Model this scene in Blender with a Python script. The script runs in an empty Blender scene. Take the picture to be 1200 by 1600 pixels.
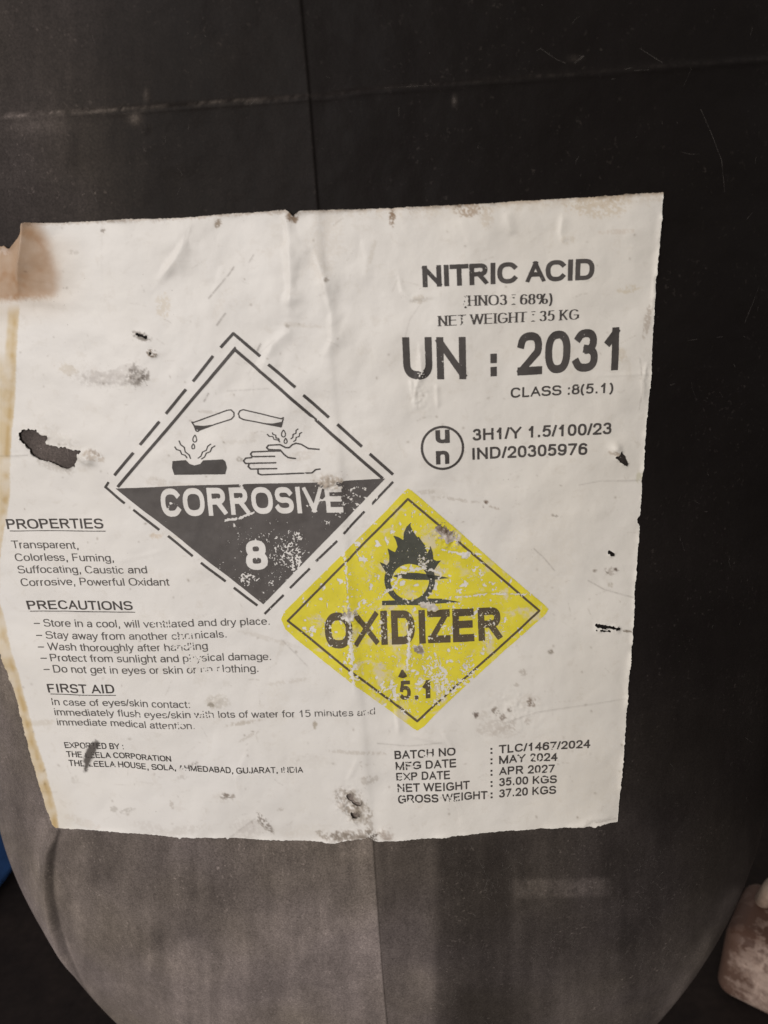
import bpy, math
import numpy as np
from mathutils import Matrix

# ------------------------------------------------------------------ camera, world, light, exposure
scene = bpy.context.scene
A0, B0, NEXP = 0.150, 0.1014, 2.78            # jerrycan half width, half depth, roundness of the section
ZT, CT, QT = 0.1832, 0.4079, 1.72             # foot taper
DIST, EYE = 0.1863, 0.368                     # camera: distance to the front face, height above the floor
TILT, ROLL, YAW, CAMX = map(float, (17.23, 3.46, -1.55, 0.0145))
FPX = 1200.0                                  # focal length in photo pixels (photo 1200 x 1600)

_t, _r, _w = (math.radians(v) for v in (TILT, ROLL, YAW))
CAM = np.array([CAMX, -B0 - DIST, EYE])
FWD = np.array([math.sin(_w) * math.cos(_t), math.cos(_w) * math.cos(_t), -math.sin(_t)])
_r0 = np.array([math.cos(_w), -math.sin(_w), 0.0])
_u0 = np.cross(_r0, FWD)
UP = math.cos(_r) * _u0 + math.sin(_r) * _r0
RIGHT = math.cos(_r) * _r0 - math.sin(_r) * _u0

cd = bpy.data.cameras.new('camera')
cam = bpy.data.objects.new('camera', cd)
scene.collection.objects.link(cam)
m = Matrix.Identity(4)
for k in range(3):
    m[k][0], m[k][1], m[k][2], m[k][3] = RIGHT[k], UP[k], -FWD[k], CAM[k]
cam.matrix_world = m
cd.sensor_fit = 'VERTICAL'
cd.sensor_height = 36.0
cd.lens = 36.0 * FPX / 1600.0
cd.clip_start, cd.clip_end = 0.01, 60.0
cd.dof.use_dof = True
cd.dof.focus_distance = 0.212
cd.dof.aperture_fstop = 20.0
scene.camera = cam

world = bpy.data.worlds.new('World')
scene.world = world
world.use_nodes = True
bg = world.node_tree.nodes['Background']
bg.inputs[0].default_value = (1.0, 0.955, 0.92, 1)
bg.inputs[1].default_value = 0.33

def area(name, loc, aim, sx, sy, power, col):
    l = bpy.data.lights.new(name, 'AREA')
    l.shape = 'RECTANGLE'
    l.size, l.size_y, l.energy, l.color = sx, sy, power, col
    o = bpy.data.objects.new(name, l)
    scene.collection.objects.link(o)
    d = np.array(aim, float) - np.array(loc, float)
    d /= np.linalg.norm(d)
    z = -d
    x = np.cross((0, 0, 1), z); x /= np.linalg.norm(x)
    y = np.cross(z, x)
    mm = Matrix.Identity(4)
    for k in range(3):
        mm[k][0], mm[k][1], mm[k][2], mm[k][3] = x[k], y[k], z[k], loc[k]
    o.matrix_world = mm
    return o

area('doorway_light', (-0.76, -1.55, 0.66), (0, -0.1, 0.28), 0.9, 1.1, 24.0, (1.0, 0.968, 0.945))

scene.view_settings.view_transform = 'Standard'
scene.view_settings.look = 'None'
scene.view_settings.exposure = 0.0
scene.view_settings.gamma = 1.0
scene.render.engine = 'CYCLES'

rng = np.random.default_rng(7)

# ------------------------------------------------------------------ pixel rays and the body surface
def rays(px, py):
    d = ((px - 600) / FPX)[..., None] * RIGHT - ((py - 800) / FPX)[..., None] * UP + FWD
    return d

def project(P):
    d = P - CAM
    w = d @ FWD
    return 600 + FPX * (d @ RIGHT) / w, 800 - FPX * (d @ UP) / w

def taper(z):
    return 1 - CT * np.clip(1 - z / ZT, 0, 1) ** QT

def half(z):
    s = taper(z)
    return A0 * s, B0 - A0 * (1 - s)

def field(P):
    a, b = half(P[..., 2])
    return np.abs(P[..., 0] / a) ** NEXP + np.abs(P[..., 1] / b) ** NEXP - 1

def hit(px, py):
    d = rays(px, py)
    lo = np.full(px.shape, np.nan)
    prev_t = np.full(px.shape, 0.10)
    hi_t = np.full(px.shape, np.nan)
    lo_t = np.full(px.shape, np.nan)
    done = np.zeros(px.shape, bool)
    for t in np.linspace(0.10, 0.60, 101)[1:]:
        inside = field(CAM + d * t) < 0
        new = inside & ~done
        hi_t[new] = t
        lo_t[new] = t - 0.005
        done |= inside
    ok = done
    hi_t[~ok], lo_t[~ok] = 0.4, 0.4
    for _ in range(26):
        mid = (hi_t + lo_t) / 2
        ins = field(CAM + d * mid[..., None]) < 0
        hi_t = np.where(ins, mid, hi_t)
        lo_t = np.where(ins, lo_t, mid)
    return CAM + d * hi_t[..., None], ok

def normal(P):
    e = 2e-5
    g = np.stack([field(P + e * np.eye(3)[k]) - field(P - e * np.eye(3)[k]) for k in range(3)], -1)
    return g / np.maximum(np.linalg.norm(g, axis=-1, keepdims=True), 1e-12)

def ground(px, py, z=0.0):
    d = rays(np.array(float(px)), np.array(float(py)))
    t = (z - CAM[2]) / d[2]
    return CAM + d * t

def bilin(R, x, y):
    h, w = R.shape[:2]
    x = np.clip(x, 0, w - 1.001); y = np.clip(y, 0, h - 1.001)
    i, j = y.astype(int), x.astype(int)
    fy, fx = y - i, x - j
    if R.ndim == 3:
        fy, fx = fy[..., None], fx[..., None]
    return (R[i, j] * (1 - fx) + R[i, j + 1] * fx) * (1 - fy) + (R[i + 1, j] * (1 - fx) + R[i + 1, j + 1] * fx) * fy

# coarse map from label layout units to the body surface
GX0, GY0, GS = -84, -60, 4
gx = np.arange(GX0, 1301, GS, dtype=float)
gy = np.arange(GY0, 1701, GS, dtype=float)
GXX, GYY = np.meshgrid(gx, gy)
SP, SOK = hit(GXX, GYY)
SN = normal(SP)

def surf(px, py):
    x, y = (px - GX0) / GS, (py - GY0) / GS
    n = bilin(SN, x, y)
    return bilin(SP, x, y), n / np.linalg.norm(n, axis=-1, keepdims=True)

# the mould seam, as metres of sideways wander for each height
_sx = np.array([(468, -40), (470, 0), (485, 160), (497, 320), (515, 520), (540, 800), (562, 1050), (583, 1312), (592, 1440), (605, 1600)], float)
_sp, _ = hit(_sx[:, 0], _sx[:, 1])
SEAM_Z, SEAM_X = _sp[::-1, 2], _sp[::-1, 0]
def seam_x(z):
    return np.interp(z, SEAM_Z, SEAM_X)
def seam_step(dx, soft):
    l = 0.00030 * np.exp(np.minimum(dx, 0) / 0.006)
    r = -0.00022 * np.exp(-np.maximum(dx, 0) / 0.010)
    k = 1 / (1 + np.exp(np.clip(dx / soft, -40, 40)))
    crease = -0.030 * np.abs(dx) * np.exp(-np.abs(dx) / 0.05)
    return l * k + r * (1 - k) + crease

# ------------------------------------------------------------------ raster helpers (layout units)
RX0, RY0, RW, RH = -84, -60, 1384, 1760       # 1 unit rasters
def grid(shape, cut, power, seed):
    """filtered noise: wavelengths around `cut` samples and longer falling off, unit deviation"""
    g = np.random.default_rng(seed)
    n = g.standard_normal(shape).astype(np.float32)
    f = np.fft.rfft2(n)
    ky = np.fft.fftfreq(shape[0])[:, None]; kx = np.fft.rfftfreq(shape[1])[None]
    k = np.sqrt(kx * kx + ky * ky) * cut
    f *= 1 / (1 + k ** 2) ** (power / 2)
    f[0, 0] = 0
    r = np.fft.irfft2(f, s=shape)
    return (r / r.std()).astype(np.float32)

YY, XX = np.mgrid[RY0:RY0 + RH, RX0:RX0 + RW].astype(np.float32)

def smooth(e0, e1, x):
    t = np.clip((x - e0) / (e1 - e0), 0, 1)
    return t * t * (3 - 2 * t)

def win(x0, y0, x1, y1):
    i0, i1 = int(max(0, y0 - RY0)), int(min(RH, y1 - RY0 + 1))
    j0, j1 = int(max(0, x0 - RX0)), int(min(RW, x1 - RX0 + 1))
    return slice(i0, i1), slice(j0, j1)

def gauss(cx, cy, rx, ry, rot=0.0):
    R = 3 * max(rx, ry)
    w = win(cx - R, cy - R, cx + R, cy + R)
    c, s = math.cos(math.radians(rot)), math.sin(math.radians(rot))
    dx, dy = XX[w] - cx, YY[w] - cy
    u, v = (c * dx + s * dy) / rx, (-s * dx + c * dy) / ry
    return w, np.exp(-(u * u + v * v))

RIDGE_N = grid((RH, RW), 55, 3.5, 5)
def dist_line(pts, pad):
    pts = np.array(pts, np.float32)
    w = win(pts[:, 0].min() - pad, pts[:, 1].min() - pad, pts[:, 0].max() + pad, pts[:, 1].max() + pad)
    x, y = XX[w], YY[w]
    best = np.full(x.shape, 1e9, np.float32); side = np.zeros(x.shape, np.float32); along = np.zeros(x.shape, np.float32)
    n = len(pts) - 1
    for k in range(n):
        (ax, ay), (bx, by) = pts[k], pts[k + 1]
        ex, ey = bx - ax, by - ay
        L2 = ex * ex + ey * ey + 1e-9
        t = np.clip(((x - ax) * ex + (y - ay) * ey) / L2, 0, 1)
        dx, dy = x - ax - t * ex, y - ay - t * ey
        d = np.sqrt(dx * dx + dy * dy)
        mk = d < best
        best[mk] = d[mk]
        side[mk] = np.sign(ex * (y - ay) - ey * (x - ax))[mk]
        along[mk] = ((k + t) / n)[mk]
    return w, best, side, along

def ridge(H, pts, width, height, taper_ends=True):
    w, d, s, al = dist_line(pts, width * 5)
    wv = RIDGE_N[w]
    e = np.exp(-((d + .8 * wv) / (width * (1 + .35 * wv) * np.where(s > 0, .75, 1.5))) ** 2) * height * .80 * np.clip(1 + .4 * wv, .2, 2)
    if taper_ends:
        e = e * np.clip(np.sin(np.pi * np.clip(al, 0.02, 0.98)) * 1.8, 0, 1)
    H[w] += e

# ------------------------------------------------------------------ exact coverage rasteriser
def raster(polys, x0, y0, w, h, S, sub=4):
    """area coverage of the union of polygons; sample (i, j) sits at (x0 + j / S, y0 + i / S)"""
    ex0, ey0, ex1, ey1 = [], [], [], []
    for p in polys:
        p = np.asarray(p, float)
        q = np.roll(p, -1, 0)
        if np.sum(p[:, 0] * q[:, 1] - q[:, 0] * p[:, 1]) < 0:
            p = p[::-1]; q = np.roll(p, -1, 0)
        ex0.append(p[:, 0]); ey0.append(p[:, 1]); ex1.append(q[:, 0]); ey1.append(q[:, 1])
    ax, ay, bx, by = (np.concatenate(v) for v in (ex0, ey0, ex1, ey1))
    ax, bx = (ax - x0) * S + 0.5, (bx - x0) * S + 0.5
    ay, by = ((ay - y0) * S + 0.5) * sub, ((by - y0) * S + 0.5) * sub
    sg = np.where(by > ay, 1.0, -1.0)
    t, b = np.minimum(ay, by), np.maximum(ay, by)
    r0 = np.ceil(t - 0.5).astype(int); r1 = np.ceil(b - 0.5).astype(int)
    r0 = np.clip(r0, 0, h * sub); r1 = np.clip(r1, 0, h * sub)
    cnt = np.maximum(r1 - r0, 0)
    k = np.repeat(np.arange(len(ax)), cnt)
    off = np.arange(cnt.sum()) - np.repeat(np.cumsum(cnt) - cnt, cnt)
    row = r0[k] + off
    x = ax[k] + (bx - ax)[k] * ((row + 0.5 - ay[k]) / (by - ay)[k])
    x = np.clip(x, 0, w)
    j = np.minimum(x.astype(int), w - 1)
    fr = x - j
    acc = np.zeros(h * sub * (w + 1))
    np.add.at(acc, row * (w + 1) + j, -sg[k] * (1 - fr))
    np.add.at(acc, row * (w + 1) + j + 1, -sg[k] * fr)
    cov = np.cumsum(acc.reshape(h * sub, w + 1), 1)[:, :w]
    cov = np.clip(np.abs(cov), 0, 1)
    return cov.reshape(h, sub, w).mean(1)

def stroke_polys(pts, w, caps=True, closed=False, pen=1.0):
    """polygons of a stroke of width w; pen < 1 makes level strokes thinner (broad nib)"""
    p = np.array(pts, float)
    if pen != 1.0:
        p = p * (pen, 1); w = w * pen
    out = []
    if closed:
        p = np.vstack([p, p[:1]])
    n = len(p)
    for k in range(n - 1):
        a, b = p[k], p[k + 1]
        d = b - a
        L = math.hypot(*d)
        if L < 1e-6:
            continue
        d = d / L
        nn = np.array([-d[1], d[0]]) * w / 2
        if caps and not closed:
            if k == 0: a = a - d * w / 2
            if k == n - 2: b = b + d * w / 2
        out.append(np.array([a + nn, b + nn, b - nn, a - nn]))
    th = np.linspace(0, 2 * np.pi, 13)[:-1]
    c = np.stack([np.cos(th), np.sin(th)], -1) * w / 2
    for k in (range(n - 1) if closed else range(1, n - 1)):
        out.append(p[k] + c)
    if pen != 1.0:
        out = [q / (pen, 1) for q in out]
    return out

# ------------------------------------------------------------------ a hand drawn grotesque alphabet
def arc(cx, cy, rx, ry, a0, a1, n=14):
    t = np.radians(np.linspace(a0, a1, n))
    sq = lambda c: math.copysign(abs(c) ** .80, c)
    return [(cx + rx * sq(math.cos(v)), cy + ry * sq(math.sin(v))) for v in t]
O_ = arc(.5, .5, .5, .5, 0, 345, 24)
def circ(cx, cy, r, n=44):
    return [(cx + r * math.cos(2 * math.pi * k / n), cy + r * math.sin(2 * math.pi * k / n)) for k in range(n)]
GL = {  # character: (advance, bearing, strokes in a unit box; '*' first = closed)
 'A': (.93, .01, [[(0, 0), (.5, 1)], [(.5, 1), (1, 0)], [(.22, .33), (.78, .33)]]),
 'B': (.93, .09, [[(0, 0), (0, 1)], [(0, 1), (.6, 1)] + arc(.6, .77, .34, .23, 90, -90) + [(0, .54)], [(0, .54), (.62, .54)] + arc(.62, .27, .38, .27, 90, -90) + [(0, 0)]]),
 'C': (1.0, .06, [arc(.52, .5, .52, .5, 38, 322, 20)]),
 'D': (1.0, .09, [[(0, 0), (0, 1)], [(0, 1), (.45, 1)] + arc(.45, .5, .55, .5, 90, -90) + [(0, 0)]]),
 'E': (.93, .09, [[(0, 0), (0, 1)], [(0, 1), (1, 1)], [(0, .53), (.92, .53)], [(0, 0), (1, 0)]]),
 'F': (.85, .09, [[(0, 0), (0, 1)], [(0, 1), (1, 1)], [(0, .5), (.88, .5)]]),
 'G': (1.07, .06, [arc(.5, .5, .5, .5, 40, 320, 20) + [(1, .16)], [(1, .16), (1, .46)], [(1, .46), (.58, .46)]]),
 'H': (1.0, .09, [[(0, 0), (0, 1)], [(1, 0), (1, 1)], [(0, .53), (1, .53)]]),
 'I': (.40, .10, [[(.5, 0), (.5, 1)]]),
 'J': (.72, .05, [[(1, 1), (1, .3)] + arc(.5, .3, .5, .3, 0, -165)]),
 'K': (.95, .09, [[(0, 0), (0, 1)], [(.95, 1), (0, .36)], [(.35, .58), (1, 0)]]),
 'L': (.80, .09, [[(0, 0), (0, 1)], [(0, 0), (1, 0)]]),
 'M': (1.16, .09, [[(0, 0), (0, 1)], [(0, 1), (.5, .04)], [(.5, .04), (1, 1)], [(1, 1), (1, 0)]]),
 'N': (1.0, .09, [[(0, 0), (0, 1)], [(0, 1), (1, 0)], [(1, 0), (1, 1)]]),
 'O': (1.07, .05, ['*', O_]),
 'P': (.93, .09, [[(0, 0), (0, 1)], [(0, 1), (.6, 1)] + arc(.6, .74, .4, .26, 90, -90) + [(0, .48)]]),
 'R': (1.0, .09, [[(0, 0), (0, 1)], [(0, 1), (.58, 1)] + arc(.58, .75, .38, .25, 90, -90) + [(0, .5)], [(.52, .5), (1, 0)]]),
 'S': (.93, .05, [arc(.5, .75, .46, .25, 22, 262, 14) + arc(.5, .26, .5, .26, 82, -160, 14)]),
 'T': (.85, .02, [[(.5, 0), (.5, 1)], [(0, 1), (1, 1)]]),
 'U': (1.0, .09, [[(0, 1), (0, .35)] + arc(.5, .35, .5, .35, 180, 360) + [(1, 1)]]),
 'V': (.93, .01, [[(0, 1), (.5, 0)], [(.5, 0), (1, 1)]]),
 'W': (1.32, .01, [[(0, 1), (.25, 0)], [(.25, 0), (.5, 1)], [(.5, 1), (.75, 0)], [(.75, 0), (1, 1)]]),
 'X': (.93, .01, [[(0, 0), (1, 1)], [(0, 1), (1, 0)]]),
 'Y': (.93, .01, [[(0, 1), (.5, .44)], [(1, 1), (.5, .44)], [(.5, .5), (.5, 0)]]),
 'Z': (.85, .03, [[(0, 1), (1, 1)], [(1, 1), (0, 0)], [(0, 0), (1, 0)]]),
 '0': (.78, .05, ['*', O_]),
 '1': (.78, .14, [[(.62, 0), (.62, 1)], [(.62, 1), (.05, .72)]]),
 '2': (.78, .05, [arc(.5, .70, .48, .30, 170, -30, 12) + [(.0, .0)], [(0, 0), (1, 0)]]),
 '3': (.78, .05, [arc(.48, .76, .42, .24, 155, -80, 12), arc(.48, .27, .5, .27, 85, -160, 14)]),
 '4': (.78, .03, [[(.74, 0), (.74, 1)], [(.74, 1), (0, .3)], [(0, .3), (1, .3)]]),
 '5': (.78, .05, [[(.92, 1), (.2, 1)], [(.2, 1), (.06, .52)], arc(.48, .33, .5, .33, 132, -140, 14)]),
 '6': (.78, .05, ['*', arc(.5, .31, .5, .31, 0, 345, 20), arc(.56, .46, .56, .54, 48, 190, 12)]),
 '7': (.78, .05, [[(0, 1), (1, 1)], [(1, 1), (.3, 0)]]),
 '8': (.78, .05, ['*', arc(.5, .76, .43, .24, 0, 345, 20), '*', arc(.5, .26, .5, .26, 0, 345, 20)]),
 '9': (.78, .05, ['*', arc(.5, .69, .5, .31, 0, 345, 20), arc(.44, .54, .56, .54, 228, 370, 12)]),
 '/': (.40, .0, [[(0, 0), (1, 1)]]),
 '(': (.46, .05, [[(1, 1.06), (.35, .85), (.05, .56), (0, .40), (.05, .24), (.35, -.06), (1, -.26)]]),
 ')': (.46, .05, [[(0, 1.06), (.65, .85), (.95, .56), (1, .40), (.95, .24), (.65, -.06), (0, -.26)]]),
 '%': (1.2, .05, ['*', arc(.22, .76, .22, .24, 0, 345, 14), '*', arc(.78, .24, .22, .24, 0, 345, 14), [(.25, 0), (.75, 1)]]),
 '-': (.85, .05, [[(0, .38), (1, .38)]]),
}
LOW = {  # lower case: 0..1 is the x-height, 2 the ascender, -1 the descender
 'a': (.76, .05, [arc(.5, .70, .42, .30, 160, 0, 9) + [(.92, 0)], [(.92, .56), (.42, .56)] + arc(.42, .28, .42, .28, 90, 270, 8) + [(.92, .22)]]),
 'c': (.70, .05, [arc(.52, .5, .52, .5, 42, 318, 16)]),
 'd': (.78, .06, ['*', O_, [(1, 2), (1, 0)]]),
 'e': (.78, .05, [[(0, .52), (1, .52)] + arc(.5, .5, .5, .5, 5, 315, 18)]),
 'f': (.42, .01, [[(.42, 0), (.42, 1.55), (.6, 1.93), (1, 1.97)], [(0, 1), (.95, 1)]]),
 'g': (.78, .06, ['*', O_, [(1, 1), (1, -.5)] + arc(.5, -.5, .5, .5, 0, -160, 9)]),
 'h': (.78, .08, [[(0, 0), (0, 2)], [(0, .55)] + arc(.5, .6, .5, .4, 180, 0, 10) + [(1, 0)]]),
 'i': (.32, .09, [[(.5, 0), (.5, 1)], [(.5, 1.88), (.5, 1.95)]]),
 'k': (.70, .07, [[(0, 0), (0, 2)], [(.95, 1), (0, .33)], [(.35, .58), (1, 0)]]),
 'l': (.32, .09, [[(.5, 0), (.5, 2)]]),
 'm': (1.16, .08, [[(0, 0), (0, 1)], [(0, .55)] + arc(.25, .65, .25, .35, 180, 0, 8) + [(.5, 0)], [(.5, .55)] + arc(.75, .65, .25, .35, 180, 0, 8) + [(1, 0)]]),
 'n': (.78, .08, [[(0, 0), (0, 1)], [(0, .55)] + arc(.5, .6, .5, .4, 180, 0, 10) + [(1, 0)]]),
 'o': (.78, .05, ['*', O_]),
 'p': (.78, .06, ['*', O_, [(0, 1), (0, -1)]]),
 'r': (.47, .08, [[(0, 0), (0, 1)], [(0, .5)] + arc(.9, .45, .9, .55, 175, 85, 7)]),
 's': (.70, .05, [arc(.5, .74, .46, .26, 25, 262, 10) + arc(.5, .26, .5, .26, 82, -158, 10)]),
 't': (.42, .02, [[(.42, 1.6), (.42, .25), (.55, .02), (.95, 0)], [(0, 1), (.95, 1)]]),
 'u': (.78, .08, [[(1, 0), (1, 1)], [(0, 1)] + arc(.5, .4, .5, .4, 180, 360, 10) + [(1, .45)]]),
 'v': (.70, .01, [[(0, 1), (.5, 0)], [(.5, 0), (1, 1)]]),
 'w': (1.0, .01, [[(0, 1), (.26, 0)], [(.26, 0), (.5, 1)], [(.5, 1), (.74, 0)], [(.74, 0), (1, 1)]]),
 'x': (.70, .02, [[(0, 0), (1, 1)], [(0, 1), (1, 0)]]),
 'y': (.70, .01, [[(0, 1), (.5, 0)], [(1, 1), (.5, 0), (.36, -.75), (.05, -.98)]]),
 ',': (.40, .10, [[(.55, .0), (.55, .06)], [(.55, 0), (.30, -.62)]]),
 '.': (.40, .10, [[(.5, .0), (.5, .06)]]),
 ':': (.42, .11, [[(.5, .0), (.5, .06)], [(.5, .94), (.5, 1)]]),
}
XH = 0.735

def glyph(ch, w, serif=False):
    """polygons (cap height 1, baseline 0) and advance"""
    if ch == ' ':
        return [], .40
    low = ch in LOW
    adv, brg, st = (LOW if low else GL)[ch]
    wx = w
    W = adv - 2 * brg - wx
    pen = 0.36 if serif else 1.0
    wy = w * pen
    def mp(p):
        x = brg + wx / 2 + p[0] * W
        v = p[1]
        if not low:
            y = wy / 2 + v * (1 - wy)
        elif v > 1:
            y = XH - wy / 2 + (v - 1) * (1 - XH)
        elif v < 0:
            y = wy / 2 + v * 0.29
        else:
            y = wy / 2 + v * (XH - wy)
        return (x, y)
    polys = []
    closed = False
    for s in st:
        if isinstance(s, str):
            closed = True
            continue
        pts = [mp(p) for p in s]
        if serif and len(s) == 2 and not closed:
            (xa, ya), (xb, yb) = pts
            if abs(xa - xb) < 1e-6:                      # stem: level ends with slab
                lo, hi = min(ya, yb) - wy / 2, max(ya, yb) + wy / 2
                polys.append(np.array([(xa - w / 2, lo), (xa + w / 2, lo), (xa + w / 2, hi), (xa - w / 2, hi)]))
                for (px_, py_), q in zip(pts, s):
                    if q[1] in (0, 1):
                        c = .03 if q[1] == 0 else .97
                        e = w * .5 + .10
                        polys.append(np.array([(xa - e, c - .03), (xa + e, c - .03), (xa + e, c + .03), (xa - e, c + .03)]))
                continue
            for (px_, py_), q in zip(pts, s):
                if q[1] == 1 and ch in 'WKX':
                    polys.append(np.array([(px_ - w * .5 - .05, .94), (px_ + w * .5 + .05, .94), (px_ + w * .5 + .05, 1), (px_ - w * .5 - .05, 1)]))
        polys += stroke_polys(pts, w, ch not in '()', closed, pen)
        closed = False
    if ch not in '()%' and (not low or ch in 'vwxk'):
        top_ = XH if (low and ch != 'k') else 1.0
        for q in polys:
            q[:, 1] = np.clip(q[:, 1], 0, top_)
            if not serif and ch in 'NMKXZ7421AVW':
                q[:, 0] = np.clip(q[:, 0], brg * .5, adv - brg * .5)
    return polys, adv

def text(s, p0, p1, cap, w=.125, sag=0.0, serif=False, slope=None, cap2=None, track=0.0):
    """s set from p0 to p1 (baseline ends in layout units), cap height `cap`"""
    polys, x = [], 0.0
    for ch in s:
        g, adv = glyph(ch, w, serif)
        polys += [q + (x, 0) for q in g]
        x += adv + track
    allx = np.concatenate([q[:, 0] for q in polys])
    x0, x1 = allx.min(), allx.max()
    p0, p1 = np.array(p0, float), np.array(p1, float)
    cap2 = cap if cap2 is None else cap2
    out = []
    for q in polys:
        u = (q[:, 0] - x0) / (x1 - x0)
        bx = p0[0] + u * (p1[0] - p0[0])
        by = p0[1] + u * (p1[1] - p0[1]) + sag * 4 * u * (1 - u)
        sl = (0.041 - 2.86e-4 * (bx - 643)) if slope is None else slope
        h = q[:, 1] * (cap + (cap2 - cap) * u)
        out.append(np.stack([bx - sl * h, by - h], -1))
    return out

def bar(x0, y0, x1, y1, w):
    return stroke_polys([(x0, y0), (x1, y1)], w, False)

# ------------------------------------------------------------------ outlines to mesh
def contour(F, iso=0.5, merge=False):
    """marching squares fill: vertex positions (col, row), polygons, outline segments"""
    h, w = F.shape
    ins = F > iso
    code = (ins[:-1, :-1] * 1 + ins[:-1, 1:] * 2 + ins[1:, 1:] * 4 + ins[1:, :-1] * 8)
    N = h * w
    polys = []
    segs = []
    full = code == 15
    if merge:
        hb, wb = (h - 1) // 2 * 2, (w - 1) // 2 * 2
        blk = full[:hb, :wb].reshape(hb // 2, 2, wb // 2, 2).all((1, 3))
        bi, bj = np.nonzero(blk)
        bi, bj = bi * 2, bj * 2
        polys.append(np.stack([bi * w + bj, bi * w + bj + 2, (bi + 2) * w + bj + 2, (bi + 2) * w + bj], -1))
        full = full.copy()
        full[:hb, :wb] &= ~np.repeat(np.repeat(blk, 2, 0), 2, 1)
    i, j = np.nonzero(full)
    polys.append(np.stack([i * w + j, i * w + j + 1, (i + 1) * w + j + 1, (i + 1) * w + j], -1))
    for c in range(1, 15):
        i, j = np.nonzero(code == c)
        if not len(i):
            continue
        cid = [i * w + j, i * w + j + 1, (i + 1) * w + j + 1, (i + 1) * w + j]
        eid = [N + i * w + j, 2 * N + i * w + j + 1, N + (i + 1) * w + j, 2 * N + i * w + j]
        b = [(c >> k) & 1 for k in range(4)]
        seq = []
        for k in range(4):
            if b[k]: seq.append(('c', k))
            if b[k] != b[(k + 1) % 4]: seq.append(('e', k))
        cols = [cid[k] if t == 'c' else eid[k] for t, k in seq]
        polys.append(np.stack(cols, -1))
        for q in range(len(seq)):
            (t0, k0), (t1, k1) = seq[q], seq[(q + 1) % len(seq)]
            if t0 == 'e' and t1 == 'e':
                segs.append(np.stack([cols[q], cols[(q + 1) % len(seq)]], -1))
    ids = np.unique(np.concatenate([p.ravel() for p in polys]))
    lut = np.full(3 * N, -1, np.int64)
    lut[ids] = np.arange(len(ids))
    kind = ids // N
    r = ids % N
    i, j = (r // w).astype(float), (r % w).astype(float)
    ii, jj = r // w, r % w
    f0 = F[ii, jj]
    fh = F[ii, np.minimum(jj + 1, w - 1)]
    fv = F[np.minimum(ii + 1, h - 1), jj]
    with np.errstate(divide='ignore', invalid='ignore'):
        th = np.clip(np.nan_to_num((iso - f0) / (fh - f0), nan=.5), .02, .98)
        tv = np.clip(np.nan_to_num((iso - f0) / (fv - f0), nan=.5), .02, .98)
    j = np.where(kind == 1, j + th, j)
    i = np.where(kind == 2, i + tv, i)
    polys = [lut[p] for p in polys if len(p)]
    segs = lut[np.concatenate(segs)] if segs else np.zeros((0, 2), np.int64)
    return j, i, polys, segs

def make_mesh(name, V, polys, mat, parent=None, smooth_shade=True):
    me = bpy.data.meshes.new(name)
    V = np.asarray(V, np.float32)
    sizes = np.concatenate([np.full(len(p), p.shape[1], np.int32) for p in polys])
    loops = np.concatenate([p.ravel() for p in polys]).astype(np.int32)
    me.vertices.add(len(V)); me.vertices.foreach_set('co', V.ravel())
    me.loops.add(len(loops)); me.loops.foreach_set('vertex_index', loops)
    me.polygons.add(len(sizes))
    st = np.concatenate([[0], np.cumsum(sizes)[:-1]]).astype(np.int32)
    me.polygons.foreach_set('loop_start', st)
    me.polygons.foreach_set('loop_total', sizes)
    me.polygons.foreach_set('use_smooth', np.full(len(sizes), smooth_shade))
    me.update(calc_edges=True)
    me.materials.append(mat)
    o = bpy.data.objects.new(name, me)
    scene.collection.objects.link(o)
    if parent is not None:
        o.parent = parent
    return o

# ------------------------------------------------------------------ materials
def material(name):
    mt = bpy.data.materials.new(name)
    mt.use_nodes = True
    nt = mt.node_tree
    return mt, nt, nt.nodes, nt.links, nt.nodes['Principled BSDF']

def add(nodes, kind, **kw):
    n = nodes.new(kind)
    for k, v in kw.items():
        setattr(n, k, v)
    return n

def noise(nodes, links, co, scale, detail=4, rough=.55, dist=0.0):
    n = nodes.new('ShaderNodeTexNoise')
    n.inputs['Scale'].default_value = scale
    n.inputs['Detail'].default_value = detail
    n.inputs['Roughness'].default_value = rough
    n.inputs['Distortion'].default_value = dist
    links.new(co, n.inputs['Vector'])
    return n.outputs['Fac']

def ramp(nodes, links, val, a, b, c=0.0, d=1.0):
    n = nodes.new('ShaderNodeMapRange')
    n.inputs['From Min'].default_value = a; n.inputs['From Max'].default_value = b
    n.inputs['To Min'].default_value = c; n.inputs['To Max'].default_value = d
    links.new(val, n.inputs['Value'])
    return n.outputs['Result']

def math2(nodes, links, op, a, b):
    n = nodes.new('ShaderNodeMath'); n.operation = op
    for k, v in enumerate((a, b)):
        if isinstance(v, (int, float)): n.inputs[k].default_value = v
        else: links.new(v, n.inputs[k])
    return n.outputs[0]

def mixcol(nodes, links, fac, a, b, mode='MIX'):
    n = nodes.new('ShaderNodeMix'); n.data_type = 'RGBA'; n.blend_type = mode
    if isinstance(fac, (int, float)): n.inputs[0].default_value = fac
    else: links.new(fac, n.inputs[0])
    for k, v in ((6, a), (7, b)):
        if isinstance(v, tuple): n.inputs[k].default_value = v
        else: links.new(v, n.inputs[k])
    return n.outputs[2]

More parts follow.
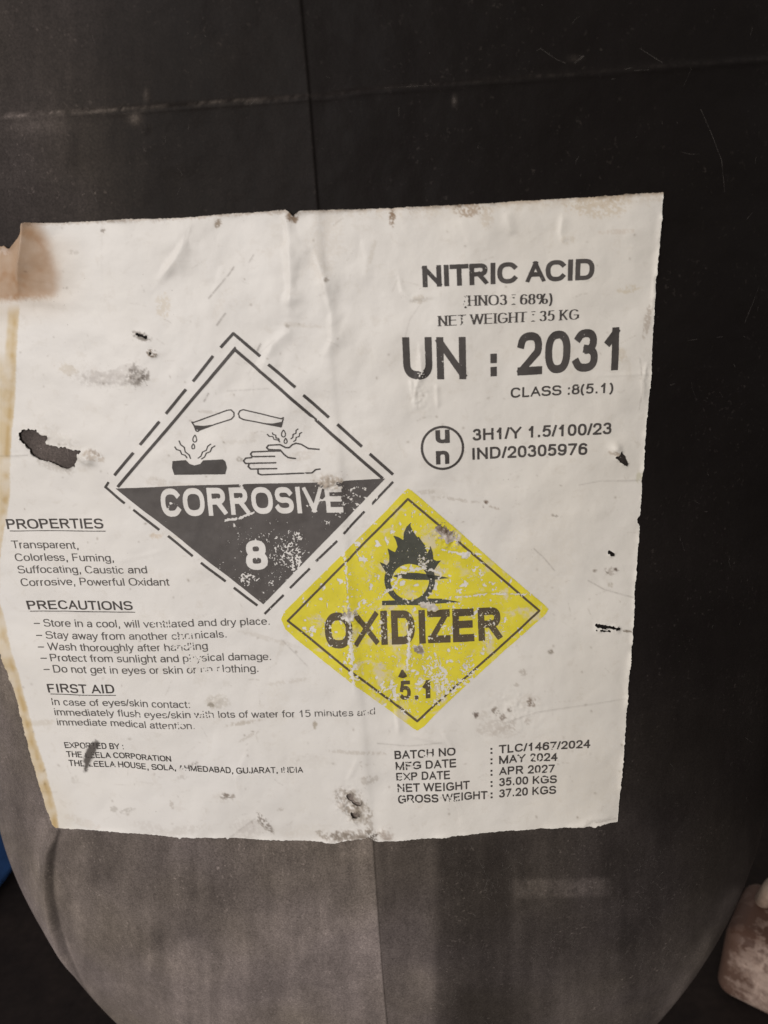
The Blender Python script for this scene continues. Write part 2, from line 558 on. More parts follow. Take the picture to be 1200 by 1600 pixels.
def plastic_material():
    mt, nt, N, L, bs = material('black_plastic')
    tc = add(N, 'ShaderNodeTexCoord').outputs['Object']
    at = add(N, 'ShaderNodeAttribute', attribute_name='dust_shading').outputs['Fac']
    big = ramp(N, L, noise(N, L, tc, 55, 9, .74, .3), .30, .70, .91, 1.09)
    mp = add(N, 'ShaderNodeMapping'); mp.inputs['Scale'].default_value = (1, 1, .40)
    L.new(tc, mp.inputs['Vector'])
    mid = ramp(N, L, noise(N, L, mp.outputs[0], 420, 6, .78, .3), .28, .72, .80, 1.20)
    fine = ramp(N, L, noise(N, L, tc, 1800, 4, .85), .3, .7, .50, 1.50)
    mq = add(N, 'ShaderNodeMapping'); mq.inputs['Scale'].default_value = (1, 1, .10); mq.inputs['Rotation'].default_value = (0, .16, 0)
    L.new(tc, mq.inputs['Vector'])
    stk = ramp(N, L, noise(N, L, mq.outputs[0], 900, 3, .6, .2), .62, .78, 0, 1)
    stm = ramp(N, L, noise(N, L, tc, 45, 4, .65), .46, .66, 0, .75)
    streak = math2(N, L, 'ADD', math2(N, L, 'MULTIPLY', stk, stm), 1.0)
    # rubbed flecks
    sp = ramp(N, L, noise(N, L, tc, 800, 2, .6), .62, .74, 0, 1)
    spm = ramp(N, L, noise(N, L, tc, 60, 3, .6), .45, .65, 0, 1)
    d = math2(N, L, 'MULTIPLY', at, big)
    d = math2(N, L, 'MULTIPLY', d, mid)
    d = math2(N, L, 'MULTIPLY', d, fine)
    d = math2(N, L, 'MULTIPLY', d, streak)
    fl = math2(N, L, 'MULTIPLY', math2(N, L, 'MULTIPLY', sp, spm), 0.13)
    d = math2(N, L, 'ADD', d, math2(N, L, 'MULTIPLY', fl, ramp(N, L, at, .005, .08, .15, 1.0)))
    cr = N.new('ShaderNodeCombineColor')
    L.new(math2(N, L, 'ADD', math2(N, L, 'MULTIPLY', d, 1.075), .0074), cr.inputs[0])
    L.new(math2(N, L, 'ADD', math2(N, L, 'MULTIPLY', d, .885), .0058), cr.inputs[1])
    hue = ramp(N, L, noise(N, L, tc, 25, 2, .5), .35, .65, .74, .82)
    L.new(math2(N, L, 'ADD', math2(N, L, 'MULTIPLY', d, hue), .0053), cr.inputs[2])
    L.new(cr.outputs[0], bs.inputs['Base Color'])
    L.new(ramp(N, L, d, .0, .08, .54, .85), bs.inputs['Roughness'])
    bs.inputs['Specular IOR Level'].default_value = .06
    bp = add(N, 'ShaderNodeBump'); bp.inputs['Strength'].default_value = .22; bp.inputs['Distance'].default_value = .0006
    hh = math2(N, L, 'ADD', noise(N, L, tc, 330, 5, .65), math2(N, L, 'MULTIPLY', noise(N, L, tc, 90, 3, .5), 1.3))
    L.new(hh, bp.inputs['Height']); L.new(bp.outputs[0], bs.inputs['Normal'])
    return mt

def paper_material():
    mt, nt, N, L, bs = material('label_film')
    tc = add(N, 'ShaderNodeTexCoord').outputs['Object']
    at = add(N, 'ShaderNodeAttribute', attribute_name='pigment').outputs['Color']
    a = ramp(N, L, noise(N, L, tc, 30, 5, .6, .5), .3, .7, .0, .55)
    c1 = mixcol(N, L, a, at, (.93, .915, .88, 1), 'MULTIPLY')
    b = ramp(N, L, noise(N, L, tc, 260, 5, .7, .3), .56, .80, 0, .38)
    c2 = mixcol(N, L, b, c1, (.72, .67, .60, 1), 'MULTIPLY')
    sp = ramp(N, L, noise(N, L, tc, 1050, 2, .55), .715, .79, 0, .55)
    spm = ramp(N, L, noise(N, L, tc, 46, 3, .6), .50, .66, 0, 1)
    c3 = mixcol(N, L, math2(N, L, 'MULTIPLY', sp, spm), c2, (.22, .18, .15, 1))
    L.new(c3, bs.inputs['Base Color'])
    bs.inputs['Roughness'].default_value = .50
    bs.inputs['Specular IOR Level'].default_value = .28
    bp = add(N, 'ShaderNodeBump'); bp.inputs['Strength'].default_value = .10; bp.inputs['Distance'].default_value = .0005
    hh = math2(N, L, 'ADD', noise(N, L, tc, 420, 4, .6), math2(N, L, 'MULTIPLY', noise(N, L, tc, 1100, 3, .6), .6))
    L.new(hh, bp.inputs['Height']); L.new(bp.outputs[0], bs.inputs['Normal'])
    return mt

def ink_material(name, col, spread=.35, rough=.55):
    mt, nt, N, L, bs = material(name)
    tc = add(N, 'ShaderNodeTexCoord').outputs['Object']
    f = ramp(N, L, noise(N, L, tc, 500, 5, .7), .25, .75, 0, 1)
    g = ramp(N, L, noise(N, L, tc, 70, 3, .6), .3, .7, 0, 1)
    f = math2(N, L, 'MULTIPLY', math2(N, L, 'ADD', f, g), .5)
    lo = tuple(c * (1 - spread) for c in col) + (1,)
    hi = tuple(min(.95, c * (1 + spread) + .006) for c in col) + (1,)
    L.new(mixcol(N, L, f, lo, hi), bs.inputs['Base Color'])
    bs.inputs['Roughness'].default_value = rough
    bs.inputs['Specular IOR Level'].default_value = .28
    return mt

def blotchy_material(name, col, col2, scale, rough, lo=.35, hi=.7, spec=.3, bump=.2):
    mt, nt, N, L, bs = material(name)
    tc = add(N, 'ShaderNodeTexCoord').outputs['Object']
    f = ramp(N, L, noise(N, L, tc, scale, 6, .65, .15), lo, hi, 0, 1)
    g = ramp(N, L, noise(N, L, tc, scale * 9, 4, .65), .3, .7, .8, 1.15)
    base = mixcol(N, L, f, col + (1,), col2 + (1,))
    cc = N.new('ShaderNodeCombineColor')
    for k in range(3): L.new(g, cc.inputs[k])
    L.new(mixcol(N, L, 1.0, base, cc.outputs[0], 'MULTIPLY'), bs.inputs['Base Color'])
    bs.inputs['Roughness'].default_value = rough
    bs.inputs['Specular IOR Level'].default_value = spec
    bp = add(N, 'ShaderNodeBump'); bp.inputs['Strength'].default_value = bump; bp.inputs['Distance'].default_value = .002
    L.new(noise(N, L, tc, scale * 5, 5, .6), bp.inputs['Height']); L.new(bp.outputs[0], bs.inputs['Normal'])
    return mt

def scratch_material():
    mt, nt, N, L, bs = material('pale_scratch')
    bs.inputs['Base Color'].default_value = (.20, .175, .155, 1)
    bs.inputs['Roughness'].default_value = .8
    tc = add(N, 'ShaderNodeTexCoord').outputs['Object']
    L.new(ramp(N, L, noise(N, L, tc, 420, 4, .7), .36, .68, .02, .22), bs.inputs['Alpha'])
    return mt

M_PLASTIC = plastic_material()
M_PAPER = paper_material()
M_INK = ink_material('black_ink', (.068, .059, .054))
M_TRI = ink_material('black_ink_block', (.092, .080, .074), .26)
M_GREY = ink_material('thin_black_ink', (.120, .108, .10))
M_YEL = ink_material('yellow_ink', (.70, .60, .045), .12)
def rubbed(mt):
    N, L = mt.node_tree.nodes, mt.node_tree.links
    bs = N['Principled BSDF']
    src = bs.inputs['Base Color'].links[0].from_socket
    tc = add(N, 'ShaderNodeTexCoord').outputs['Object']
    zone = ramp(N, L, noise(N, L, tc, 34, 3, .6), .36, .66, -.06, .10)
    a = math2(N, L, 'ADD', noise(N, L, tc, 210, 4, .62, .3), zone)
    b = math2(N, L, 'ADD', noise(N, L, tc, 620, 3, .65), zone)
    k = math2(N, L, 'MAXIMUM', ramp(N, L, a, .595, .70, 0, .72), ramp(N, L, b, .64, .76, 0, .6))
    L.new(mixcol(N, L, k, src, (.66, .575, .47, 1)), bs.inputs['Base Color'])
rubbed(M_YEL)
M_BROWN = ink_material('dark_ink_over_yellow', (.105, .080, .048))
M_GREEN = ink_material('flame_ink', (.072, .072, .056))
M_SCR = scratch_material()
M_FLOOR = blotchy_material('dark_floor', (.012, .0085, .0078), (.026, .018, .015), 22, .9, spec=.15)
M_BLUE = blotchy_material('blue_plastic', (.09, .25, .70), (.11, .28, .74), 18, .42, spec=.4, bump=.05)
M_WHITE = blotchy_material('dirty_white_plastic', (.42, .31, .255), (.23, .135, .095), 30, .6, lo=.50, hi=.74, bump=.12)
def rim_dirt_shade(mt, h):  # brown dirty edges, with shade of the top and left side painted in
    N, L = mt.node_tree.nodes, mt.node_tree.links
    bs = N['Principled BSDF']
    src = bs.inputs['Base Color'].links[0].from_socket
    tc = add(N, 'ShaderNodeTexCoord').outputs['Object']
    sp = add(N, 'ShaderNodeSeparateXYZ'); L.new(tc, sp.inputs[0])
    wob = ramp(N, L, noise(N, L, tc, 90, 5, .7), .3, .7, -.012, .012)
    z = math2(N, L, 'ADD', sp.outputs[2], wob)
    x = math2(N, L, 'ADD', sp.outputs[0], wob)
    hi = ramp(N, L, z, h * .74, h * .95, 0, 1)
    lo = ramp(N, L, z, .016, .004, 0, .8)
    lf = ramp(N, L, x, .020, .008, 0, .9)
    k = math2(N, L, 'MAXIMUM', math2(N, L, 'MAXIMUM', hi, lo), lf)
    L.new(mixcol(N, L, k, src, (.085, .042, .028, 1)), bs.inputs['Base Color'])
M_BEIGE = blotchy_material('beige_plastic', (.42, .33, .26), (.22, .14, .10), 40, .6)
M_CAP = blotchy_material('black_cap_plastic', (.012, .011, .010), (.03, .027, .024), 40, .5)

# ------------------------------------------------------------------ floor
def box_mesh(name, x0, x1, y0, y1, z0, z1, mat, parent=None):
    V = np.array([(x, y, z) for x in (x0, x1) for y in (y0, y1) for z in (z0, z1)])
    P = np.array([(0, 1, 3, 2), (4, 6, 7, 5), (0, 4, 5, 1), (2, 3, 7, 6), (0, 2, 6, 4), (1, 5, 7, 3)])
    return make_mesh(name, V, [P], mat, parent, False)

nfl = 90
fx = np.linspace(-3, 3, nfl); fX, fY = np.meshgrid(fx, fx)
fZ = np.zeros_like(fX)
idx = np.arange(nfl * nfl).reshape(nfl, nfl)
floor = make_mesh('floor', np.stack([fX, fY, fZ], -1).reshape(-1, 3),
                  [np.stack([idx[:-1, :-1], idx[:-1, 1:], idx[1:, 1:], idx[1:, :-1]], -1).reshape(-1, 4)], M_FLOOR)
floor['kind'] = 'structure'

# ------------------------------------------------------------------ body relief, dust and painted shading, in layout units
BODY = np.zeros((RH, RW), np.float32)          # metres outward
BODY += grid((RH, RW), 160, 4.0, 11) * 0.00022 + grid((RH, RW), 40, 4.0, 12) * 0.00005
band = [(-80, 187), (0, 182), (120, 175), (215, 170), (340, 161), (485, 152), (600, 138), (800, 123), (1000, 106), (1290, 84)]
w_, d_, s_, a_ = dist_line(band, 60)
sd_ = d_ * s_
BODY[w_] += .00055 * np.exp(-np.maximum(sd_, 0) / 34) / (1 + np.exp(-np.clip(sd_ / 1.5, -30, 30))) + .00034 * np.exp(-((sd_ - 2) / 4) ** 2)
for cx, cy, rx, ry, h in ((213, 186, 6, 7, .0005), (227, 150, 4, 14, .0004), (229, 200, 4, 8, .0004)):
    w_, g_ = gauss(cx, cy, rx, ry); BODY[w_] += g_ * h
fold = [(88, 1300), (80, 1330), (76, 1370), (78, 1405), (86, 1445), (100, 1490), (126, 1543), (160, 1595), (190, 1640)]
w_, d_, s_, a_ = dist_line(fold, 60)
sd_ = d_ * s_
k_ = 1 / (1 + np.exp(-np.clip(sd_ / 1.2, -30, 30)))
BODY[w_] += (.0026 * np.exp(-np.maximum(sd_, 0) / 20) * k_ - .0007 * np.exp(-np.maximum(-sd_, 0) / 6) * (1 - k_)) * smooth(0, .15, a_) * (1 - .75 * smooth(.55, .85, a_))
fold2 = [(1150, 1395), (1120, 1450), (1085, 1510), (1045, 1575), (1010, 1630)]
w_, d_, s_, a_ = dist_line(fold2, 50)
BODY[w_] += 0.0007 * np.exp(-(d_ / 9) ** 2) * smooth(0, .2, a_)

# dust albedo: a few readings, interpolated, ridge light and crease shade painted in after; the seam splits left from right on the lower part
def scatter(pts, p=2.6):
    xs, ys = np.meshgrid(np.arange(RX0, RX0 + RW, 8.), np.arange(RY0, RY0 + RH, 8.))
    num = np.zeros_like(xs); den = np.zeros_like(xs)
    for x, y, v in pts:
        w = 1 / ((xs - x) ** 2 + (ys - y) ** 2 + 900) ** (p / 2)
        num += w * math.log(v); den += w
    c = np.exp(num / den)
    return bilin(c, (XX - RX0) / 8, (YY - RY0) / 8)
TOPD = [(0, 0, 0.0361), (60, 130, 0.0377), (100, 60, 0.0279), (200, 80, 0.0112), (300, 60, 0.0068), (300, 150, 0.0062), (450, 100, 0.0056), (600, 60, 0.0040), (800, 60, 0.0028), (1000, 100, 0.0025),
        (40, 250, 0.0410), (120, 290, 0.0328), (300, 270, 0.0081), (450, 260, 0.0068), (600, 240, 0.0040), (750, 240, 0.0025), (900, 200, 0.0019), (1150, 200, 0.0019), (1100, 500, 0.0019), (1150, 700, 0.0025), (1080, 1000, 0.0025)]
LEFTD = TOPD[:2] + [(0, 250, 0.046), (0, 700, 0.116), (80, 700, 0.087), (0, 1050, 0.139), (30, 1200, 0.128), (60, 1400, 0.164), (200, 1350, 0.106), (200, 1450, 0.148), (300, 1400, 0.114), (400, 1350, 0.107), (300, 1560, 0.204), (450, 1450, 0.168), (550, 1350, 0.132), (560, 1450, 0.189), (560, 1590, 0.204), (450, 1600, 0.194), (520, 1500, 0.189)]
RIGHTD = TOPD[-6:] + [(1080, 1150, .006), (1180, 1230, .006), (1060, 1260, .009), (620, 1340, 0.090), (640, 1400, 0.090), (640, 1470, 0.102), (660, 1550, 0.154), (640, 1600, 0.166), (720, 1350, 0.051), (740, 1450, 0.051), (740, 1580, 0.049), (850, 1350, 0.046), (850, 1450, 0.051), (850, 1540, 0.077), (900, 1600, 0.109), (1000, 1350, 0.026), (1000, 1450, 0.031), (1000, 1580, 0.070), (1100, 1350, 0.018), (1130, 1430, 0.038), (1090, 1520, 0.096), (1060, 1580, 0.128)]
dl, dr, dt = scatter(LEFTD), scatter(RIGHTD), scatter(TOPD)
seam_at = np.interp(YY[:, 0], _sx[:, 1], _sx[:, 0])[:, None]
side = smooth(-3, 3, XX - seam_at)
low = dl * (1 - side) + dr * side
dt = dt * (1 - .35 * side)
DUST_SHADING = np.where(YY < 800, dt, low)
mixv = smooth(640, 900, YY)
DUST_SHADING = (np.exp(np.log(dt) * (1 - mixv) + np.log(low) * mixv)).astype(np.float32)
# wiped streak right of the seam has a crisp upright edge
k = smooth(676, 690, XX + .02 * (YY - 1450)) * smooth(860, 780, XX) * smooth(1290, 1320, YY)
DUST_SHADING *= (1 - .35 * k)
# rubbed smudge, band wear and light painted along the band's ridge
w_ = win(780, 1350, 980, 1430)
sm = smooth(795, 822, XX[w_]) * smooth(962, 945, XX[w_]) * smooth(1370, 1380, YY[w_]) * smooth(1408, 1398, YY[w_])
nz = grid((RH, RW), 14, 2.4, 21)
DUST_SHADING[w_] += sm * (.030 + .007 * nz[w_])
w_, d_, s_, a_ = dist_line(band, 40)
DUST_SHADING[w_] *= 1 + .8 * np.exp(-(d_ / 6) ** 2) * (.5 + .5 * np.clip(nz[w_], -1, 1.5))
DUST_SHADING[w_] += .050 * np.exp(-(d_ / 2.4) ** 2) * (smooth(500, 380, XX[w_]) * .8 + .10) * np.clip(.8 + .5 * nz[w_], 0, 2)
for cx, cy, rx, ry, v in ((65, 195, 50, 16, .035), (211, 186, 9, 8, .07), (228, 148, 4, 10, .03), (565, 1345, 14, 45, .045), (710, 157, 3, 7, .05), (555, 1440, 40, 12, .03), (900, 90, 10, 5, .015)):
    w_, g_ = gauss(cx, cy, rx, ry); DUST_SHADING[w_] += g_ * v  # dust spots, plus light painted under the band and beside the seam
for pts, v, wd in (([(92, 1455), (108, 1500), (134, 1552), (165, 1600)], .10, 3.5), ([(66, 1290), (60, 1380), (76, 1450), (100, 1505), (140, 1570)], .05, 12), (fold2, .03, 10)):
    w_, d_, s_, a_ = dist_line(pts, 40); DUST_SHADING[w_] += v * np.exp(-(d_ / wd) ** 2)  # light on the raised fold edges painted as brighter dust
w_, d_, s_, a_ = dist_line(fold, 30); DUST_SHADING[w_] *= 1 - .6 * np.exp(-((d_ * s_ + 2.5) / 3.2) ** 2)  # dark crease shade painted along the fold
def drawn(seed, cx_, cy_):                      # noise pulled out along the height
    b = grid((RH // cy_ + 2, RW // cx_ + 2), 2.2, 3, seed)
    return bilin(b, (XX - RX0) / cx_, (YY - RY0) / cy_)
DUST_SHADING *= np.exp(.05 * grid((RH, RW), 60, 3, 22) + .085 * drawn(23, 9, 70) + .025 * drawn(24, 4, 26) + .03 * drawn(25, 26, 10))
for cx, cy, rx, ry, v in ((250, 1468, 55, 26, -.16), (360, 1395, 60, 40, -.10), (300, 1500, 70, 22, .14), (430, 1440, 40, 24, .10), (440, 1530, 40, 40, -.10), (150, 1340, 22, 50, -.10), (520, 1395, 50, 22, -.10), (200, 1540, 60, 40, .12), (320, 1590, 60, 24, .14), (500, 1470, 70, 22, .08), (120, 1460, 24, 60, .12), (860, 1480, 30, 60, -.2), (900, 1570, 50, 40, .2), (700, 1440, 12, 160, -.1), (810, 1430, 10, 120, .22), (655, 1520, 24, 50, .16), (620, 1390, 26, 40, -.12)):
    w_, g_ = gauss(cx, cy, rx, ry); DUST_SHADING[w_] *= np.exp(v * g_)
for cx, cy, rx, ry, v in ((80, 700, 60, 40, .085), (550, 1255, 25, 30, .05), (972, 716, 20, 20, .03)):
    w_, g_ = gauss(cx, cy, rx, ry); DUST_SHADING[w_] += g_ * v
DUST_SHADING = np.clip(DUST_SHADING, .0015, .27) * (1 - .07 * smooth(1290, 1330, YY))

# ------------------------------------------------------------------ jerrycan
can = bpy.data.objects.new('jerrycan', None)
scene.collection.objects.link(can)
can['label'] = 'tall black dusty plastic jerrycan with a big worn white hazard label'
can['category'] = 'jerrycan'

th = np.linspace(-np.pi, np.pi, 40001)
ct_, st_ = np.cos(th), np.sin(th)
ux = A0 * np.sign(st_) * np.abs(st_) ** (2 / NEXP)
uy = -B0 * np.sign(ct_) * np.abs(ct_) ** (2 / NEXP)
arcs = np.concatenate([[0], np.cumsum(np.hypot(np.diff(ux), np.diff(uy)))])
TOT = arcs[-1]
arcs -= TOT / 2                                   # 0 = front middle
cols = np.concatenate([np.arange(-.205, -.006, .00056), np.arange(-.006, -.0012, .0004), np.arange(-.0012, .0012, .00012), np.arange(.0012, .006, .0004), np.arange(.006, .205, .00056)])
back = np.linspace(.205, TOT - .205, 140)
cols = np.concatenate([cols, back])
ZTOP = 0.455
zrow = np.concatenate([np.linspace(.012, .05, 50, endpoint=False), np.arange(.05, ZTOP + 1e-6, .0006)])
Zg, Cg = np.meshgrid(zrow, cols, indexing='ij')
sw = np.abs(((Cg + TOT / 2) % TOT) - TOT / 2)
shift = seam_x(Zg) * smooth(.19, .02, sw)
cc_ = ((Cg + shift + TOT / 2) % TOT) - TOT / 2
X = np.interp(cc_, arcs, ux); Y = np.interp(cc_, arcs, uy)
a_z, b_z = half(Zg)
P = np.stack([X * a_z / A0, Y * b_z / B0, Zg], -1)
NR = normal(P)
px, py = project(P)
facing = -np.sum(NR * (P - CAM), -1) / np.linalg.norm(P - CAM, axis=-1)
vis = smooth(.02, .15, facing) * (P[..., 1] < .02)
disp = bilin(BODY, px - RX0, py - RY0) * vis
dust_shading = bilin(DUST_SHADING, px - RX0, py - RY0)
dust_shading = np.where(vis > .01, dust_shading, np.where(P[..., 0] < 0, .09, .02) * smooth(.5, .1, P[..., 2]) + .012)
dx = P[..., 0] - seam_x(Zg)
disp = disp + np.where(P[..., 1] < 0, seam_step(dx, .00012), 0)
P = P + NR * disp[..., None]
nr, nc = Zg.shape
idx = np.arange(nr * nc).reshape(nr, nc)
nxt = np.roll(idx, -1, 1)
quads = np.stack([idx[:-1], nxt[:-1], nxt[1:], idx[1:]], -1).reshape(-1, 4)
V = [P.reshape(-1, 3)]
D = [dust_shading.ravel()]
polys = [quads]
base = nr * nc
# foot rounding below, shoulder above: rings scaled in from the first and last row
def rings(row, spec, flip):
    global base
    prev = idx[row]
    src = P[row]
    for s, z in spec:
        q = src * (s, s, 1); q = q.copy(); q[:, 2] = z + (src[:, 2] - src[:, 2].mean())
        V.append(q); D.append(np.full(nc, .03))
        cur = base + np.arange(nc); base += nc
        f = np.stack([prev, np.roll(prev, -1), np.roll(cur, -1), cur], -1)
        polys.append(f[:, ::-1] if flip else f)
        prev = cur
    polys.append((prev if not flip else prev[::-1])[None])
rings(0, [(.97, .006), (.93, .0022), (.88, 0.0), (.3, 0.0)], True)
rings(-1, [(.985, .464), (.95, .474), (.88, .484), (.75, .493), (.5, .500), (.22, .503)], False)
body = make_mesh('body', np.concatenate(V), polys, M_PLASTIC, can)
at = body.data.attributes.new('dust_shading', 'FLOAT', 'POINT')
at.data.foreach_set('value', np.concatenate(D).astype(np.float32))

def lathe(name, prof, cx, cy, mat, parent, n=48, ribs=0):
    V, F = [], []
    for k, (r, z) in enumerate(prof):
        for q in range(n):
            t = 2 * math.pi * q / n
            rr = r * (1 + (.03 if ribs and q % 2 and 0 < k < len(prof) - 2 else 0))
            V.append((cx + rr * math.cos(t), cy + rr * math.sin(t), z))
    for k in range(len(prof) - 1):
        for q in range(n):
            F.append((k * n + q, k * n + (q + 1) % n, (k + 1) * n + (q + 1) % n, (k + 1) * n + q))
    polys = [np.array(F), np.arange((len(prof) - 1) * n, len(prof) * n)[None]]
    return make_mesh(name, np.array(V), polys, mat, parent)

lathe('neck', [(.034, .49), (.033, .512), (.031, .520)], .055, 0, M_CAP, can)
lathe('screw_cap', [(.036, .508), (.039, .510), (.039, .534), (.036, .538), (.0, .5385)], .055, 0, M_CAP, can, 72, 1)

def tube(name, path, rx, ry, mat, parent, n=16):
    path = np.array(path, float)
    V, F = [], []
    for k in range(len(path)):
        d = path[min(k + 1, len(path) - 1)] - path[max(k - 1, 0)]
        d /= np.linalg.norm(d)
        s = np.cross(d, (0, 1, .01)); s /= np.linalg.norm(s)
        u = np.cross(s, d)
        for q in range(n):
            t = 2 * math.pi * q / n
            V.append(path[k] + s * rx * math.cos(t) + u * ry * math.sin(t))
    for k in range(len(path) - 1):
        for q in range(n):
            F.append((k * n + q, k * n + (q + 1) % n, (k + 1) * n + (q + 1) % n, (k + 1) * n + q))
    return make_mesh(name, np.array(V), [np.array(F), np.arange(n)[None, ::-1], np.arange((len(path) - 1) * n, len(path) * n)[None]], mat, parent)

tube('handle', [(-.105 + .11 * t, 0, .478 + .062 * math.sin(math.pi * (.08 + .84 * t)) ** .6) for t in np.linspace(0, 1, 24)], .011, .014, M_CAP, can)

# ------------------------------------------------------------------ label relief
LH = np.zeros((RH, RW), np.float32)            # millimetres
LH += grid((RH, RW), 110, 4, 31) * .14 + grid((RH, RW), 34, 4, 32) * .022 + grid((RH, RW), 9, 3, 37) * .0045
crump = grid((RH, RW), 9, 3.2, 33)
for pts, wd, h in (
    ([(298, 345), (288, 380), (272, 408), (243, 445)], 6, .55), ([(447, 322), (451, 380), (455, 440), (452, 500)], 8, .75),
    ([(490, 385), (500, 420), (510, 450), (519, 490), (519, 530), (506, 562)], 7, .6), ([(458, 512), (425, 540), (405, 585)], 7, .35),
    ([(622, 425), (628, 455), (640, 468), (685, 463)], 4, .25), ([(655, 530), (657, 580), (650, 605), (648, 645)], 4, .45),
    ([(681, 598), (684, 640)], 3, .25), ([(641, 592), (646, 625)], 3, .25), ([(880, 330), (876, 365), (882, 380)], 4, .25),
    ([(1024, 425), (1019, 490)], 3, .2), ([(1010, 565), (1003, 590), (1004, 625)], 2.5, .25), ([(935, 588), (975, 586), (1012, 584)], 2, .10),
    ([(905, 758), (940, 752), (1005, 751)], 2, .12), ([(900, 860), (945, 922), (990, 934)], 2.5, -.06),
    ([(619, 1085), (619, 1115), (624, 1150)], 4, .45), ([(688, 1140), (704, 1165), (712, 1182)], 3, .22), ([(707, 1240), (719, 1265), (722, 1290)], 6, .4),
    ([(537, 850), (541, 920), (547, 1000), (550, 1050), (556, 1088)], 3.5, .25), ([(640, 985), (638, 1030), (630, 1060)], 4, .25),
    ([(395, 1150), (370, 1215), (378, 1265), (400, 1290)], 5, .18), ([(560, 1180), (545, 1215), (560, 1240)], 4, .2),
    ([(900, 1296), (925, 1280), (962, 1276)], 3, .3), ([(640, 1150), (700, 1163)], 3, .15), ([(590, 1060), (640, 1080)], 3, .2),
    ([(700, 930), (760, 925), (840, 929)], 1.8, .12), ([(0, 712), (40, 712)], 2, .12), ([(180, 880), (260, 860)], 4, .1), ([(330, 360), (345, 420), (335, 470)], 9, .25),
    ([(560, 345), (575, 400), (570, 450)], 9, .22), ([(720, 340), (735, 385)], 8, .2), ([(790, 330), (800, 370)], 6, .18)):
    ridge(LH, pts, wd, h)
# lifted brown corner: a sharp fold with the sheet rising to it from the right
w_, d_, s_, a_ = dist_line([(49, 340), (47, 352), (41, 395), (33, 435), (26, 482)], 110)
LH[w_] += np.where(s_ > 0, np.exp(-(d_ / 9)), np.exp(-(d_ / 30))) * 3.3 * smooth(1.0, .55, a_)
w_, g_ = gauss(74, 470, 40, 10, 6); LH[w_] += g_ * .35
for cx, cy, rx, ry, rot, h, cr in ((137, 717, 13, 9, 20, 1.7, .25), (106, 690, 16, 8, 30, .35, .2), (208, 588, 18, 11, 5, .55, .28), (160, 592, 30, 9, 5, .10, .12), (962, 701, 8, 9, 0, 1.0, .05),
        (516, 757, 20, 13, 5, .35, .30), (698, 838, 24, 13, 38, .45, .32), (728, 866, 10, 7, 0, .3, .15), (668, 944, 19, 7, 22, .55, .22), (655, 1012, 9, 8, 0, .3, .3), (628, 1052, 9, 8, 0, .35, .2),
        (600, 1301, 10, 8, 0, .6, .2), (548, 1258, 20, 26, -25, .30, .34), (555, 1303, 26, 6, -8, .3, .25), (240, 554, 7, 5, 0, .4, .2), (340, 1097, 12, 8, 0, .15, .15), (414, 1284, 7, 12, -35, .5, .1),
        (547, 965, 14, 12, 0, .4, .35), (596, 965, 7, 18, 0, .3, .35), (805, 1110, 40, 30, 0, .05, .12), (655, 620, 14, 20, 0, .1, .14), (1008, 585, 10, 20, 0, .2, .1), (935, 1292, 12, 5, -20, .5, .1)):
    w_, g_ = gauss(cx, cy, rx, ry, rot)
    LH[w_] += g_ * (h * .85 + cr * .55 * crump[w_])

# lattice of the label sheet
LS = 1.6
lx = np.arange(-66, 1045, LS); ly = np.arange(290, 1325, LS)
LX, LY = np.meshgrid(lx, ly)
S0, N0 = surf(LX, LY)
off = bilin(BODY, LX - RX0, LY - RY0) + seam_step(S0[..., 0] - seam_x(S0[..., 2]), .0006) + .00042
off = off + np.maximum(bilin(LH, LX - RX0, LY - RY0), -.16) * .001
LP = S0 + N0 * off[..., None]
e1 = np.gradient(LP, axis=1); e0 = np.gradient(LP, axis=0)
LN = np.cross(e0, e1)
LN /= np.linalg.norm(LN, axis=-1, keepdims=True)
if np.sum(LN[300, 300] * (CAM - LP[300, 300])) < 0: LN = -LN

def on_label(px, py, lift):
    x, y = (px - lx[0]) / LS, (py - ly[0]) / LS
    return bilin(LP, x, y) + bilin(LN, x, y) * lift

# ------------------------------------------------------------------ label outline with torn edges and holes
outline = [(48, 349), (80, 349), (115, 347), (150, 345.5), (200, 342.5), (267, 341), (300, 339), (340, 335), (400, 331.5), (446, 328), (452, 331), (456, 337), (459, 340), (461, 335), (468, 330), (520, 328), (560, 327),
           (608, 325), (612, 327), (616, 324.5), (700, 321), (765, 318), (800, 314.5), (850, 312), (900, 309), (940, 307), (1000, 302.5), (1035, 301), (1033.5, 340), (1030, 390), (1027, 420), (1024, 470), (1020, 530), (1016, 590), (1011, 655), (1006, 725),
           (1003, 760), (1000.5, 805), (996, 810), (996, 817), (999.5, 822), (995, 870), (990, 960), (985, 1030), (981, 1080), (975, 1170), (970, 1230), (965, 1284), (945, 1286), (932, 1288), (928, 1291), (920, 1289), (823, 1297.5), (760, 1302), (700, 1306.5), (640, 1309.5),
           (596, 1312), (586, 1313), (580, 1307), (576, 1305), (566, 1308), (545, 1310), (527, 1315), (500, 1314), (430, 1312), (357, 1311), (355, 1314), (352, 1310.5), (330, 1310), (284, 1308.5), (281, 1312), (278, 1308.5), (220, 1304), (140, 1297), (86, 1293),
           (81, 1289), (78, 1280), (72, 1260), (64, 1238), (57, 1212), (50, 1186), (44, 1160), (36, 1135), (28, 1105), (20, 1078), (11, 1050), (5, 1030), (0, 1010), (-12, 960), (-22, 900), (-29, 830), (-34, 740), (-37, 640), (-40, 540), (-42, 450), (-40, 383),
           (-20, 384), (0, 385), (8, 385), (13, 389), (16, 388), (22, 382), (30, 374), (38, 367), (43, 359)]
LF = raster([outline], lx[0], ly[0], len(lx), len(ly), 1 / LS)
